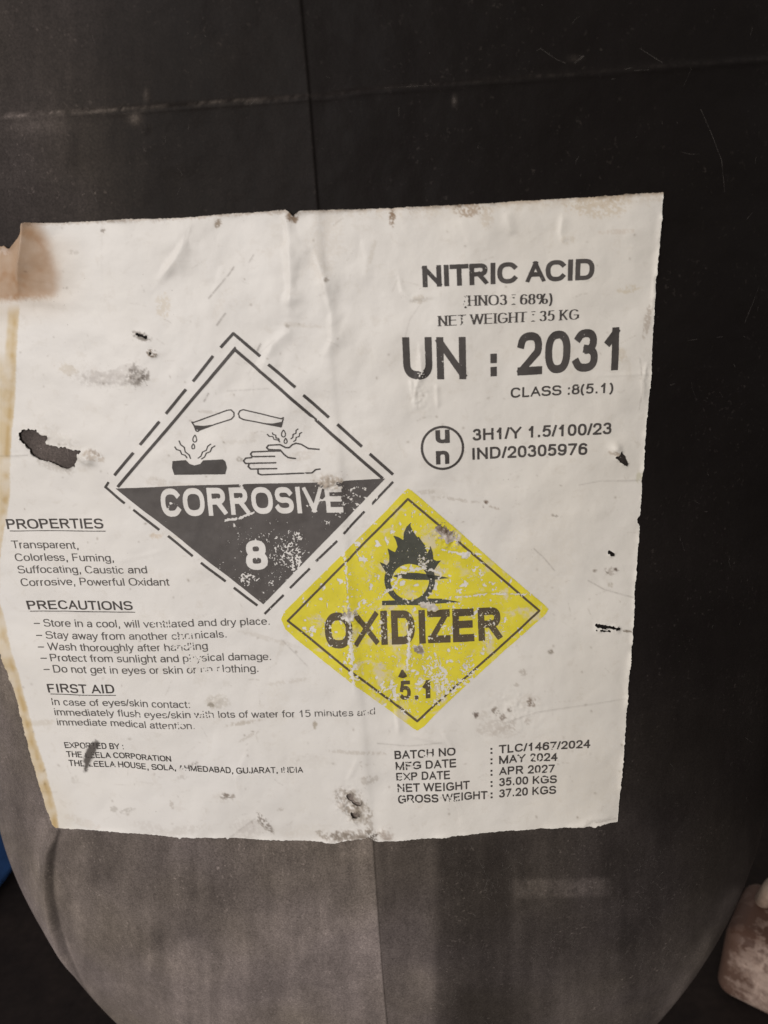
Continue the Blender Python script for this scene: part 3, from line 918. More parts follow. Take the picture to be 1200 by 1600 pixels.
big_tear = [(190, 580), (230, 535), (300, 545), (360, 560), (410, 600), (470, 605), (435, 665), (480, 690), (560, 715), (580, 705), (640, 715), (690, 735), (755, 740), (765, 770), (730, 770), (720, 840), (690, 890), (640, 915), (600, 905), (560, 880), (480, 850), (390, 825), (330, 800), (290, 745), (300, 735), (240, 680), (195, 630)]
tears = [[(x / 6, 580 + y / 6) for x, y in big_tear],
         [(957, 712), (966, 713), (970, 704), (976, 712), (982, 724), (983, 729), (977, 728), (966, 720)],
         [(949, 861), (955, 861), (962, 865), (963, 869), (957, 870), (950, 866)],
         [(540, 1242), (547, 1236), (552, 1242), (551, 1248), (560, 1249), (566, 1256), (561, 1259), (553, 1254), (544, 1247)],
         [(546, 1266), (560, 1266), (563, 1272), (557, 1278), (550, 1274)],
         [(930, 975), (945, 977), (958, 978), (970, 980), (969, 984), (948, 982), (931, 980)], [(931, 983), (950, 985), (968, 986.5), (966, 988), (932, 986)],
         [(313 / 1, 1276), (0 + 316, 1276), (315, 1277)], [(212, 521), (220, 521), (231, 525), (230, 529), (222, 527), (214, 524)], [(231, 550), (237, 549), (240, 554), (236, 556)]]
HF = raster(tears, lx[0], ly[0], len(lx), len(ly), 1 / LS)
ragn = grid(LF.shape, 3.0, 2.2, 41)
# soften edges into a gradient so that noise can fray them
def blur(F, n=1):
    for _ in range(n):
        F = (np.roll(F, 1, 0) + np.roll(F, -1, 0) + 2 * F) / 4
        F = (np.roll(F, 1, 1) + np.roll(F, -1, 1) + 2 * F) / 4
    return F
LF2 = blur(LF, 1) + .09 * ragn * (blur(LF, 1) > .03) * (blur(LF, 1) < .97)
HF2 = blur(HF, 1) + .18 * ragn * (blur(HF, 2) > .05)
FINAL = np.minimum(LF2, 1 - HF2)

# edges that have come loose stand a little off the plastic
lift_e = np.clip(2 * (1 - blur(LF, 14)), 0, 1) * np.clip(.35 + .75 * grid(LF.shape, 40, 3.5, 43), 0, 1.6) + .8 * np.clip(2 * (1 - blur(LF, 4)), 0, 1) * np.clip(grid(LF.shape, 16, 3.5, 44) - .3, 0, 1.5)
lift_e += .9 * np.clip(2 * blur(HF, 5), 0, 1) * np.clip(.5 + .7 * grid(LF.shape, 9, 3, 45), 0, 1.5)
LP = LP + N0 * (lift_e * .00030)[..., None]
e1 = np.gradient(LP, axis=1); e0 = np.gradient(LP, axis=0)
LN2 = np.cross(e0, e1)
LN2 /= np.linalg.norm(LN2, axis=-1, keepdims=True)
LN = LN2 * np.sign(np.sum(LN2 * LN, -1, keepdims=True))
# ------------------------------------------------------------------ label pigment
PIG = np.empty((RH, RW, 3), np.float32)
PIG[:] = (.750, .716, .680)
warm = smooth(350, 1000, XX)[..., None]
PIG *= 1 + warm * (np.array([-.03, -.045, -.085], np.float32))
n1, n2, n3 = grid((RH, RW), 30, 3, 51), grid((RH, RW), 5, 2.2, 52), grid((RH, RW), 90, 3.5, 53)
PIG *= (1 + .012 * n3)[..., None]
def tint(w, mask, col):
    mk = np.clip(mask, 0, 1)[..., None]
    PIG[w] = PIG[w] * (1 - mk) + PIG[w] * np.array(col, np.float32) * mk
def cover(w, mask, col):
    mk = np.clip(mask, 0, 1)[..., None]
    PIG[w] = PIG[w] * (1 - mk) + np.array(col, np.float32) * mk
full = (slice(0, RH), slice(0, RW))
# yellowed strip along the left edge
strip = [(30, 470), (27, 520), (26, 560), (24, 610), (21, 680), (17, 720), (15, 770), (11, 800), (4, 835), (-2, 880), (-2, 940), (5, 965), (12, 1000), (22, 1032), (31, 1064), (42, 1110), (57, 1160), (69, 1195), (76, 1222), (84, 1250), (89, 1272), (92, 1297)]
ss = np.array(strip, float)
edge = np.interp(YY[:, 0], ss[:, 1], ss[:, 0])[:, None]
dl_ = XX - edge
ms = smooth(1.2, -1.2, dl_ + .4 * n2) * smooth(472, 490, YY) * (1 - .75 * smooth(-14, -20, dl_) * smooth(575, 545, YY))
tint(full, ms * (.80 + .14 * n1), (.81, .68, .465))
tint(full, np.exp(-((dl_ + 6) / 3.5) ** 2) * smooth(480, 500, YY) * np.clip(.45 + .4 * n1, 0, 1), (.86, .78, .62))
tint(full, smooth(40, 0, dl_) * smooth(1180, 1290, YY) * .45, (.98, .93, .82))
# brown stained corner
br = smooth(106, 74, XX + 10 * np.abs(YY - 425) / 60 + 3.0 * n1) * smooth(474, 460, YY - .06 * (40 - XX) + 1.2 * n2) * smooth(340, 352, YY)
br *= 1 - smooth(0, 26, (XX - 56) - (YY - 352) * .62) 
tint(full, br * (.93 + .05 * n1), (.60, .435, .31))
tint(full, br * np.clip(n1 * .5 + .1, 0, 1) * .7, (.86, .74, .62))
halo = smooth(150, 60, XX) * smooth(352, 390, YY) * smooth(520, 455, YY)  # fading stain with the fold's crease shadow painted in
tint(full, halo * .75, (.84, .77, .69))
wb = win(-60, 370, 30, 400)
cover(wb, smooth(6, 0, np.abs(YY[wb] - 392 - 2 * n2[wb])) * smooth(22, 6, XX[wb]) * .55, (.66, .56, .50))
# grime along the top edge
tops = np.interp(XX[0], [48, 267, 400, 608, 800, 1035], [350, 341, 332, 325, 315, 301])[None]
dtp = YY - tops
tint(full, smooth(26, 0, dtp + 6 * n1) * smooth(430, 620, XX) * np.clip(.25 + .35 * n1 + .2 * n2, 0, .9), (.72, .62, .50))
tint(full, smooth(5, 0, dtp + 1.5 * n2) * .55, (.55, .44, .34))
for cx, cy, rx, ry, rot, k, col in (
    (613, 338, 4, 12, 0, .85, (.40, .30, .22)), (457, 338, 7, 9, 0, .8, (.35, .26, .19)), (730, 327, 16, 9, 0, .7, (.55, .45, .36)), (760, 340, 8, 14, 0, .35, (.75, .66, .55)), (936, 320, 35, 16, 0, .45, (.78, .68, .54)),
    (255, 478, 9, 15, 0, .55, (.86, .80, .70)), (340, 348, 4, 6, 20, .8, (.45, .38, .31)), (160, 360, 3, 3, 0, .8, (.4, .36, .32)), (115, 394, 7, 3, 0, .35, (.6, .57, .53)), (342, 480, 5, 22, 20, .15, (.8, .74, .66)),
    (510, 365, 20, 50, 5, .22, (.86, .80, .72)), (580, 400, 3, 20, 15, .25, (.75, .70, .62)), (511, 437, 3, 3, 0, .7, (.5, .46, .42)), (450, 510, 3, 3, 0, .6, (.55, .52, .48)), (470, 508, 28, 3, 4, .22, (.72, .66, .58)),
    (890, 375, 10, 5, 0, .3, (.8, .74, .65)), (965, 362, 24, 3, -3, .3, (.76, .66, .58)), (985, 452, 14, 5, -5, .45, (.80, .72, .57)), (1012, 500, 4, 22, 12, .5, (.55, .48, .42)), (968, 555, 10, 9, 0, .35, (.82, .74, .62)), (655, 468, 10, 5, -10, .4, (.66, .60, .52)),
    (238, 552, 7, 5, 30, .95, (.30, .25, .20)), (222, 525, 12, 5, 18, .7, (.35, .32, .29)), (215, 590, 14, 10, 0, .55, (.52, .49, .46)), (228, 586, 5, 7, 0, .7, (.45, .42, .40)), (155, 591, 32, 11, 4, .42, (.78, .76, .75)), (107, 577, 14, 7, 20, .4, (.86, .82, .75)), (212, 577, 5, 9, 10, .6, (.42, .39, .37)),
    (90, 700, 46, 20, 30, .30, (.82, .79, .74)), (148, 712, 13, 6, 25, .55, (.66, .58, .50)), (85, 728, 24, 6, 18, .45, (.72, .69, .66)), (150, 707, 10, 3, 25, .5, (.5, .44, .4)),
    (962, 710, 9, 3, 20, .6, (.55, .47, .40)), (956, 893, 8, 5, -10, .5, (.5, .45, .42)), (964, 891, 3, 2.5, 0, .9, (.3, .26, .24)), (950, 895, 2, 2, 0, .8, (.4, .36, .32)), (931, 893, 2.5, 2, 0, .7, (.4, .36, .32)), (955, 915, 3, 4, 0, .5, (.6, .56, .5)), (980, 986, 8, 1.5, 5, .8, (.3, .26, .22)),
    (1000, 745, 4, 8, 0, .5, (.74, .74, .58)), (870, 806, 6, 2, 10, .6, (.4, .36, .33)), (758, 787, 4, 5, 0, .9, (.32, .26, .22)), (768, 791, 12, 2, 22, .5, (.55, .48, .42)), (720, 781, 30, 2, 8, .4, (.6, .55, .5)), (683, 772, 12, 8, 10, .18, (.75, .72, .66)), (665, 768, 10, 3, 0, .35, (.65, .6, .54)),
    (515, 752, 20, 9, 3, .60, (.62, .56, .49)), (690, 822, 18, 7, 35, .75, (.42, .36, .31)), (702, 842, 20, 10, 32, .5, (.66, .59, .54)), (655, 1015, 7, 6, 0, .8, (.35, .30, .26)), (545, 956, 10, 6, -20, .7, (.40, .35, .30)), (670, 948, 20, 6, 22, .35, (.7, .65, .58)), (596, 975, 6, 14, 0, .4, (.72, .68, .6)),
    (339, 1097, 14, 9, 0, .55, (.74, .71, .66)), (330, 1102, 4, 3, 0, .7, (.5, .47, .42)), (378, 1130, 22, 2.5, -10, .5, (.62, .57, .5)), (492, 1133, 3, 5, 0, .7, (.55, .5, .42)), (560, 1175, 36, 2.5, 4, .35, (.62, .57, .51)), (480, 1190, 40, 8, 0, .16, (.8, .77, .73)), (390, 1150, 14, 2, -30, .4, (.66, .62, .57)),
    (353, 1244, 6, 4, 0, .9, (.40, .36, .33)), (364, 1244, 3, 4, 0, .7, (.5, .46, .42)), (350, 1246, 14, 7, 0, .3, (.78, .74, .70)), (415, 1285, 4, 16, -38, .7, (.35, .31, .28)), (385, 1295, 18, 13, 0, .40, (.80, .78, .77)), (545, 1250, 18, 15, 40, .6, (.55, .50, .45)), (560, 1268, 17, 14, 20, .5, (.60, .55, .49)), (552, 1304, 34, 7, -5, .65, (.50, .45, .41)), (577, 1290, 5, 22, 0, .5, (.55, .5, .45)), (582, 1306, 7, 6, 0, .8, (.3, .27, .25)), (602, 1301, 11, 8, 0, .5, (.64, .58, .54)), (578, 1217, 12, 5, 0, .45, (.62, .58, .54)), (440, 1264, 5, 3, 0, .5, (.7, .67, .63)), (502, 1303, 7, 4, 30, .6, (.55, .5, .45)), (490, 1300, 40, 10, 0, .15, (.8, .75, .68)),
    (270, 1301, 40, 6, -8, .35, (.78, .75, .72)), (230, 1292, 18, 6, 10, .3, (.80, .77, .74)), (130, 1285, 24, 5, 20, .25, (.82, .76, .68)), (268, 1258, 3, 7, -15, .45, (.60, .55, .50)), (177, 1265, 5, 4, 0, .55, (.62, .6, .57)), (196, 1268, 10, 3, -15, .5, (.62, .6, .57)), (118, 1219, 6, 5, 0, .35, (.74, .72, .69)), (285, 1216, 6, 3, 0, .4, (.66, .63, .6)), (300, 1195, 8, 3, -30, .6, (.45, .42, .40)), (63, 1130, 18, 4, -5, .35, (.75, .70, .62)),
    (744, 1118, 4, 4, 0, .95, (.30, .26, .24)), (756, 1120, 10, 6, 0, .3, (.72, .68, .64)), (775, 1113, 4, 6, -40, .8, (.4, .36, .33)), (786, 1122, 4, 4, 0, .7, (.45, .4, .37)), (797, 1110, 3, 3, 0, .8, (.4, .36, .33)), (830, 1098, 6, 6, 0, .75, (.42, .36, .32)), (828, 1096, 14, 9, 0, .3, (.75, .7, .66)), (768, 1138, 20, 9, -15, .38, (.70, .66, .63)), (790, 1145, 18, 7, 0, .25, (.72, .68, .65)), (806, 1068, 4, 4, 0, .5, (.6, .56, .52)), (817, 1050, 5, 4, 0, .5, (.58, .54, .5)), (860, 1018, 4, 3, 20, .75, (.42, .38, .34)), (825, 1128, 4, 4, 0, .45, (.62, .57, .53)), (800, 1135, 5, 8, 0, .4, (.62, .57, .53)),
    (300, 840, 30, 10, 10, .30, (.84, .77, .67)), (243, 838, 8, 4, 0, .45, (.82, .68, .52)), (215, 900, 40, 10, 0, .16, (.84, .80, .73)), (280, 760, 30, 5, 0, .25, (.78, .72, .65)), (245, 752, 14, 5, 0, .35, (.75, .70, .64)), (375, 690, 22, 3, -4, .2, (.7, .66, .6)), (480, 640, 18, 4, -10, .2, (.72, .68, .62)), (470, 712, 18, 6, -10, .28, (.74, .68, .62)), (375, 717, 4, 3, 10, .6, (.55, .52, .48)), (325, 644, 14, 2, 6, .35, (.66, .62, .57)), (420, 1000, 40, 3, 14, .3, (.74, .70, .65)), (450, 1065, 26, 3, -10, .3, (.74, .70, .65)), (440, 1010, 3, 24, 20, .2, (.76, .72, .66)), (310, 1040, 12, 26, 0, .22, (.80, .77, .71)), (300, 965, 10, 5, 0, .18, (.75, .7, .64)), (435, 1100, 14, 24, 0, .14, (.86, .82, .74)), (850, 870, 40, 60, 0, .13, (.90, .85, .77)), (900, 1200, 70, 60, 0, .12, (.93, .88, .80))):
    w_, g_ = gauss(cx, cy, rx, ry, rot)
    tint(w_, smooth(.08, .50, g_ * (1 + .75 * n2[w_] + .35 * crump[w_])) * min(1, k * 1.2), col)
def patch(poly, k, col, soft=.10):
    a = np.array(poly, float)
    x0, y0 = np.floor(a.min(0)) - 6; x1, y1 = np.ceil(a.max(0)) + 6
    w = win(x0, y0, x1, y1)
    F = raster([a], XX[w][0, 0], YY[w][0, 0], XX[w].shape[1], XX[w].shape[0], 1.0)
    for _ in range(2):
        F = (np.roll(F, 1, 0) + np.roll(F, -1, 0) + np.roll(F, 1, 1) + np.roll(F, -1, 1) + 2 * F) / 6
    tint(w, smooth(.5 - soft, .5 + soft, F + .22 * n2[w]) * k * np.clip(.9 + .25 * crump[w], 0, 1.1), col)
patch([(124, 584), (138, 579), (160, 581), (180, 577), (192, 570), (205, 568), (222, 571), (229, 578), (226, 590), (214, 604), (206, 599), (196, 604), (182, 600), (176, 602), (150, 598), (136, 597)], .55, (.74, .72, .71))
patch([(203, 574), (212, 579), (209, 588), (216, 593), (224, 584), (229, 580), (226, 592), (214, 602), (205, 590), (200, 580)], .75, (.48, .45, .43))
patch([(92, 575), (104, 569), (118, 574), (121, 583), (108, 587)], .40, (.84, .80, .74))
patch([(352, 1311), (372, 1300), (398, 1279), (404, 1280), (418, 1300), (400, 1309), (375, 1311)], .45, (.82, .80, .79))
patch([(400, 1277), (406, 1282), (414, 1289), (421, 1297), (416, 1298), (406, 1288)], .75, (.42, .38, .34))
patch([(512, 1306), (524, 1299), (548, 1301), (570, 1302), (577, 1306), (545, 1309), (528, 1313)], .7, (.50, .46, .42))
patch([(538, 1238), (548, 1233), (556, 1241), (568, 1250), (569, 1258), (556, 1262), (545, 1252)], .7, (.50, .46, .42))
patch([(544, 1264), (562, 1264), (572, 1276), (574, 1287), (562, 1286), (551, 1279)], .6, (.56, .52, .47))
patch([(594, 1310), (597, 1297), (604, 1292), (611, 1299), (614, 1309)], .45, (.66, .60, .56))
patch([(677, 806), (690, 812), (706, 822), (716, 832), (714, 842), (700, 846), (690, 838), (682, 824), (676, 816)], .55, (.62, .56, .51))
patch([(684, 818), (700, 826), (713, 834), (706, 838), (694, 830)], .7, (.45, .39, .34))
patch([(500, 752), (512, 746), (534, 745), (538, 756), (524, 762), (504, 760)], .5, (.66, .60, .53))
# fine scratches that carry dirt
for pts, wd, k in (([(365, 417), (358, 428), (326, 466)], 1.1, .75), ([(352, 490), (346, 498), (339, 508)], 1.3, .7), ([(396, 398), (389, 410)], .8, .6), ([(326, 615), (319, 627)], 1.2, .8), ([(407, 538), (402, 548)], 1.6, .7), ([(835, 858), (850, 872), (867, 892)], 1.0, .45), ([(920, 908), (945, 922), (990, 934)], 1.0, .45), ([(905, 758), (940, 752), (1003, 751)], .9, .3), ([(790, 1130), (840, 1113), (980, 1092)], .9, .3), ([(355, 611), (420, 607)], 1.2, .25), ([(590, 1162), (640, 1166), (690, 1161)], 1.0, .35), ([(930, 1284), (962, 1279)], .8, .6), ([(0, 712), (45, 711)], .8, .4), ([(430, 530), (405, 552), (388, 585)], 1.0, .18), ([(360, 1310), (400, 1278)], 1.0, .25), ([(525, 1235), (540, 1262), (560, 1290)], 1.1, .45), ([(30, 955), (100, 960), (180, 950)], 1.2, .15), ([(480, 1040), (450, 1010), (440, 1000)], .9, .3), ([(660, 470), (640, 500), (632, 530)], .9, .25), ([(1000, 560), (1003, 610), (999, 640)], .9, .4)):
    w_, d_, s_, a_ = dist_line(pts, 10)
    tint(w_, np.exp(-(d_ / wd) ** 2) * k * np.clip(.95 + .3 * n2[w_], 0, 1), (.28, .25, .23))
for _ in range(260):
    cx, cy = rng.uniform(30, 1000), rng.uniform(345, 1290)
    a = rng.normal(0, .5) if rng.random() < .6 else rng.uniform(0, 3.1)
    Ln = rng.uniform(4, 26)
    pts = [(cx, cy), (cx + Ln * .5 * math.cos(a), cy + Ln * .5 * math.sin(a) + rng.normal(0, 1)), (cx + Ln * math.cos(a), cy + Ln * math.sin(a))]
    w_, d_, s_, a_ = dist_line(pts, 8)
    tint(w_, np.exp(-(d_ / rng.uniform(.6, 1.1)) ** 2) * rng.uniform(.08, .35) * np.clip(.6 + .7 * n2[w_], 0, 1), (.42, .37, .31))
for _ in range(220):
    w_, g_ = gauss(rng.uniform(30, 1000), rng.uniform(345, 1290), rng.uniform(.8, 2.6), rng.uniform(.8, 2.0), rng.uniform(0, 180))
    tint(w_, g_ * rng.uniform(.2, .75), (.40, .35, .30))
# black smear over the exporter lines
w_, d_, s_, a_ = dist_line([(149, 1163), (140, 1176), (135, 1190), (133, 1204)], 20)
tint(w_, smooth(8.5, 4.5, d_ + .9 * n2[w_] + 9 * np.maximum(a_ - .45, 0) ** 1.5 + 6 * np.maximum(.2 - a_, 0)) * .96, (.12, .108, .102))
# white paper shows where print has been scraped (lumps)
for cx, cy, rx, ry, rot in ((698, 838, 24, 13, 38), (516, 755, 20, 12, 5), (668, 944, 19, 7, 22), (547, 962, 12, 10, 0)):
    w_, g_ = gauss(cx, cy, rx, ry, rot)
    tint(w_, g_ * .5 * np.clip(.5 + crump[w_] * .5, 0, 1), (.78, .72, .68))

j, i, polys, segs = contour(FINAL)
vx, vy = lx[0] + j * LS, ly[0] + i * LS
top = on_label(vx, vy, 0.0)
rim = np.unique(segs)
lut = np.full(len(vx), -1); lut[rim] = len(vx) + np.arange(len(rim))
skirt = on_label(vx[rim], vy[rim], 0.0) - bilin(LN, j[rim], i[rim]) * .00016
polys.append(np.stack([segs[:, 0], segs[:, 1], lut[segs[:, 1]], lut[segs[:, 0]]], -1))
label = make_mesh('label', np.vstack([top, skirt]), polys, M_PAPER, can)
label['label'] = 'white printed hazard label, creased, torn and stained brown at one corner'
colr = bilin(PIG, np.concatenate([vx, vx[rim]]) - RX0, np.concatenate([vy, vy[rim]]) - RY0)
pa = label.data.attributes.new('pigment', 'FLOAT_COLOR', 'POINT')
pa.data.foreach_set('color', np.hstack([colr, np.ones((len(colr), 1))]).astype(np.float32).ravel())

# ------------------------------------------------------------------ wear of the print
IS = 2.0                                       # ink samples per layout unit
wn1 = grid((RH, RW), 4.5, 2.6, 61)
WS = np.zeros((RH, RW), np.float32)            # how badly the print is rubbed, 0..1
for cx, cy, rx, ry, rot, k in (
    (400, 850, 50, 34, 0, .40), (392, 842, 14, 8, 0, .55), (448, 865, 34, 38, 20, .66), (463, 883, 10, 24, 10, .92), (464, 840, 13, 12, 0, .86), (386, 905, 18, 12, 0, .82), (350, 885, 26, 20, 0, .30), (425, 905, 16, 18, 0, .4), (410, 930, 14, 12, 0, .3), (516, 757, 15, 12, 0, .95), (545, 785, 34, 14, 0, .42), (510, 815, 8, 6, 0, .7), (530, 800, 14, 8, 0, .6), (440, 812, 40, 6, -6, .3), (300, 770, 40, 14, 0, .22),
    (575, 800, 30, 40, 45, .3), (480, 900, 30, 40, 45, .35), (425, 945, 20, 12, 0, .4), (380, 930, 14, 10, 0, .35),
    (648, 960, 190, 160, 0, .35), (700, 837, 21, 11, 38, 1.0), (728, 867, 10, 8, 0, .75), (705, 885, 8, 5, 0, .6), (743, 890, 10, 7, 0, .68), (755, 897, 9, 5, 0, .6), (768, 912, 9, 5, 0, .6), (720, 897, 6, 4, 0, .55), (668, 946, 17, 6, 22, .95), (690, 930, 20, 3, 8, .5), (780, 929, 60, 2, -2, .55), (655, 786, 8, 4, 30, .8), (588, 848, 6, 6, 0, .62), (570, 866, 5, 10, 0, .62), (540, 882, 5, 8, 0, .72), (564, 924, 8, 6, 0, .62), (577, 944, 14, 6, 0, .55), (600, 925, 12, 4, -25, .75), (492, 943, 30, 6, 0, .42), (512, 945, 6, 4, 0, .6), (543, 962, 14, 10, -20, .90), (549, 1010, 7, 30, 0, .80), (552, 1050, 7, 30, 0, .75), (515, 985, 10, 26, 0, .58), (575, 1030, 16, 12, 0, .55), (598, 1038, 8, 6, 0, .55), (620, 1043, 6, 6, 0, .65), (600, 1075, 26, 6, -15, .75), (640, 1035, 9, 40, 0, .55), (655, 1014, 12, 9, 0, .95), (676, 1048, 20, 34, 0, .80), (690, 1066, 18, 24, 0, .86), (700, 1030, 16, 10, 0, .5), (715, 1010, 8, 14, 0, .6), (730, 1045, 20, 26, 0, .66), (705, 1075, 18, 14, -30, .88), (722, 1067, 12, 10, 0, .85), (685, 1098, 20, 10, -35, .75), (640, 1095, 26, 10, 0, .62), (615, 1088, 14, 10, 0, .8), (616, 1085, 6, 16, 0, .7), (640, 1112, 20, 6, 0, .6), (596, 975, 5, 22, 0, .72), (600, 990, 6, 14, 0, .6), (640, 975, 10, 22, 0, .70), (697, 975, 12, 20, 0, .58), (764, 985, 12, 24, 0, .64), (750, 960, 34, 7, -4, .66), (728, 985, 10, 40, 0, .45), (665, 860, 10, 12, 0, .62), (662, 876, 13, 12, 0, .74), (640, 830, 5, 6, 0, .7), (672, 915, 6, 10, 0, .6), (605, 900, 6, 14, 0, .65), (620, 895, 16, 4, -20, .6), (645, 888, 22, 3.2, 8, .95), (505, 860, 200, 9, -45, .25), (690, 965, 5, 18, 0, .4), (575, 985, 14, 16, 0, .62), (480, 985, 12, 8, 30, .5), (515, 1025, 6, 5, 0, .8), (556, 1058, 6, 5, 0, .8),
    (258, 972, 40, 9, 0, .62), (288, 993, 24, 8, 0, .74), (285, 1012, 24, 9, 0, .78), (303, 1030, 22, 9, 0, .84), (325, 1048, 34, 9, 0, .76), (190, 915, 80, 5, 0, .22), (140, 895, 6, 5, 0, .4), (110, 975, 10, 8, 0, .3), (322, 1119, 24, 8, 0, .70), (230, 1117, 34, 8, 0, .55), (280, 1137, 34, 8, 0, .66), (576, 1112, 18, 10, 0, .76), (510, 1114, 44, 8, 0, .55), (120, 1098, 60, 40, 0, .22), (300, 1106, 12, 5, 0, .3),
    (137, 1182, 12, 24, 15, .95), (445, 1203, 28, 9, 0, .62), (290, 1200, 14, 8, 0, .66), (624, 1217, 10, 10, 0, .74), (624, 1237, 10, 10, 0, .74), (640, 1253, 18, 9, 0, .70), (705, 1248, 16, 9, 0, .74), (668, 1181, 12, 9, 0, .74), (636, 1200, 22, 9, 0, .66), (832, 1188, 20, 9, 0, .74), (850, 1210, 14, 9, 0, .74), (868, 1171, 11, 8, 0, .74), (727, 471, 8, 10, 0, .95), (738, 472, 5, 9, 0, .55), (726, 502, 10, 10, 0, .80), (657, 562, 8, 32, 0, .66), (690, 560, 10, 20, 0, .25), (715, 470, 12, 30, 0, .3), (740, 430, 100, 14, 0, .16), (880, 550, 90, 40, 0, .14), (780, 700, 80, 30, 0, .12)):
    w_, g_ = gauss(cx, cy, rx, ry, rot)
    WS[w_] = np.maximum(WS[w_], np.minimum(1, g_ * 1.3) * min(1, k * 1.13))
w_, d_, s_, a_ = dist_line([(352, 813), (372, 811), (396, 801)], 12)
SCRAPE = np.zeros((RH, RW), np.float32)
SCRAPE[w_] = np.maximum(SCRAPE[w_], smooth(2.6, .8, d_ + .7 * n2[w_]))
for pts, wd in (([(363, 812), (366, 824)], 1.6), ([(262, 797), (266, 785), (276, 788)], .9), ([(480, 790), (500, 782), (520, 779)], 1.1), ([(545, 765), (560, 760), (575, 764)], 1.0), ([(548, 770), (575, 778), (580, 786)], .8), ([(375, 752), (379, 770)], 2.2), ([(496, 782), (540, 772), (560, 790)], .9), ([(590, 935), (612, 920), (628, 895), (660, 886), (690, 897)], 1.7), ([(538, 862), (540, 880), (546, 960), (551, 1050), (556, 1088)], 1.6), ([(600, 1080), (618, 1072)], 2.2), ([(640, 985), (636, 1045)], 2.5), ([(455, 652), (500, 656)], .9), ([(675, 940), (700, 934), (760, 928), (845, 930)], 1.2), ([(690, 858), (728, 866)], 2.0)):
    w_, d_, s_, a_ = dist_line(pts, 14)
    SCRAPE[w_] = np.maximum(SCRAPE[w_], smooth(wd + 1, max(.2, wd - 1), d_ + 1.3 * n2[w_] + .8 * np.abs(crump[w_])))
for cx, cy, rx, ry, rot in ((699, 836, 21, 10, 38), (517, 757, 17, 11, 5), (668, 945, 17, 6, 22), (545, 963, 11, 8, -20), (655, 1013, 9, 7, 0), (728, 867, 8, 6, 0)):
    w_, g_ = gauss(cx, cy, rx, ry, rot)
    SCRAPE[w_] = np.maximum(SCRAPE[w_], smooth(.32, .55, g_ + .16 * n2[w_] + .12 * crump[w_]))
thr = 3.15 - 3.5 * WS
WEAR = smooth(thr - .35, thr + .35, .58 * wn1 + .50 * n2 + .30 * crump + .62 * grid((RH, RW), 2.2, 2.2, 62))
WEAR = np.maximum(WEAR, SCRAPE)

FLAKE = smooth(1.50, 1.85, grid((RH, RW), 11, 3.6, 71) + .30 * n2 + 1.1 * (WS - .45))
def ink(name, polys, mat, lift, cut=None, wear=1.0, fray=.10, pad=4, label_text=None, flake=0.0):
    allp = np.concatenate([np.asarray(p, float) for p in polys])
    x0, y0 = np.floor(allp.min(0)) - pad
    x1, y1 = np.ceil(allp.max(0)) + pad
    w, h = int((x1 - x0) * IS) + 1, int((y1 - y0) * IS) + 1
    F = raster(polys, x0, y0, w, h, IS)
    if cut:
        F = np.minimum(F, 1 - raster(cut, x0, y0, w, h, IS))
    gx_, gy_ = np.meshgrid(x0 + np.arange(w) / IS, y0 + np.arange(h) / IS)
    wv = bilin(WEAR, gx_ - RX0, gy_ - RY0) * wear
    if flake:
        wv = np.maximum(wv, flake * bilin(FLAKE, gx_ - RX0, gy_ - RY0))
    fr = bilin(n2, gx_ - RX0, gy_ - RY0)
    lab = bilin(FINAL, (gx_ - lx[0]) / LS, (gy_ - ly[0]) / LS)
    F = np.minimum(F * (1 - .0) + fray * fr * (F > .05) * (F < .98) - wv * 1.1, (lab - .5) * 2 + .3)
    F[0] = F[-1] = 0; F[:, 0] = F[:, -1] = 0
    j, i, po, sg = contour(F, .5, True)
    V = on_label(x0 + j / IS, y0 + i / IS, lift)
    o = make_mesh(name, V, po, mat, label)
    if label_text:
        o['label'] = label_text
    return o

L1, L2 = .00012, .00020
# --- corrosive diamond
dash = [((344.5, 543), (364.5, 521), (406.6, 556.7)), ((333, 556), (301.7, 596)), ((291, 608), (259, 646.5)), ((249, 658.6), (219, 695)), ((209, 707), (180, 742)), ((170, 753), (164.5, 761), (195.4, 786)),
        ((419.5, 569), (461.5, 604.7)), ((474, 617), (514, 652)), ((527, 662.5), (565.5, 697)), ((577.6, 708), (614, 740.5)), ((614, 751.7), (580.7, 787)), ((569.5, 798), (537, 833)), ((527, 844), (493.7, 876.5)), ((484, 887.7), (453, 919)), ((443, 929.7), (413, 960)),
        ((208.7, 796), (248.7, 828)), ((262, 837.6), (301, 869)), ((314, 879), (352, 909)), ((364.6, 919), (401.7, 947))]
pol = []
for d in dash:
    upper = d[0][1] < 748 or d[-1][1] < 742
    pol += stroke_polys(d, 4.6 if upper else 3.6, False)
pol += stroke_polys([(184.5, 760.5), (367, 546), (598, 747)], 4.7, False)
pol.append(np.array([(181, 763.5), (365.2, 543.5), (367, 541), (369, 543.5), (366, 549)]))
ink('dashed_diamond_border', pol, M_INK, L1, label_text='dashed outer border and thin inner line of the corrosive diamond')
tri = [np.array([(181, 762.8), (300, 758.2), (500, 752.6), (602, 746.8), (411, 945)])]
cut = text('CORROSIVE', (253.5, 808), (537, 799.5), 45, .212, slope=.10, cap2=41, track=-.02) + text('8', (385, 892), (419.5, 890.5), 46.5, .21, slope=.10)
ink('corrosive_panel', tri, M_TRI, L1, cut, label_text='black lower half of the corrosive diamond with knocked out white lettering')
z4 = lambda pts: [(150 + x / 4.286, 500 + y / 4.286) for x, y in pts]
z5 = lambda pts: [(370 + x / 4.286, 600 + y / 4.286) for x, y in pts]
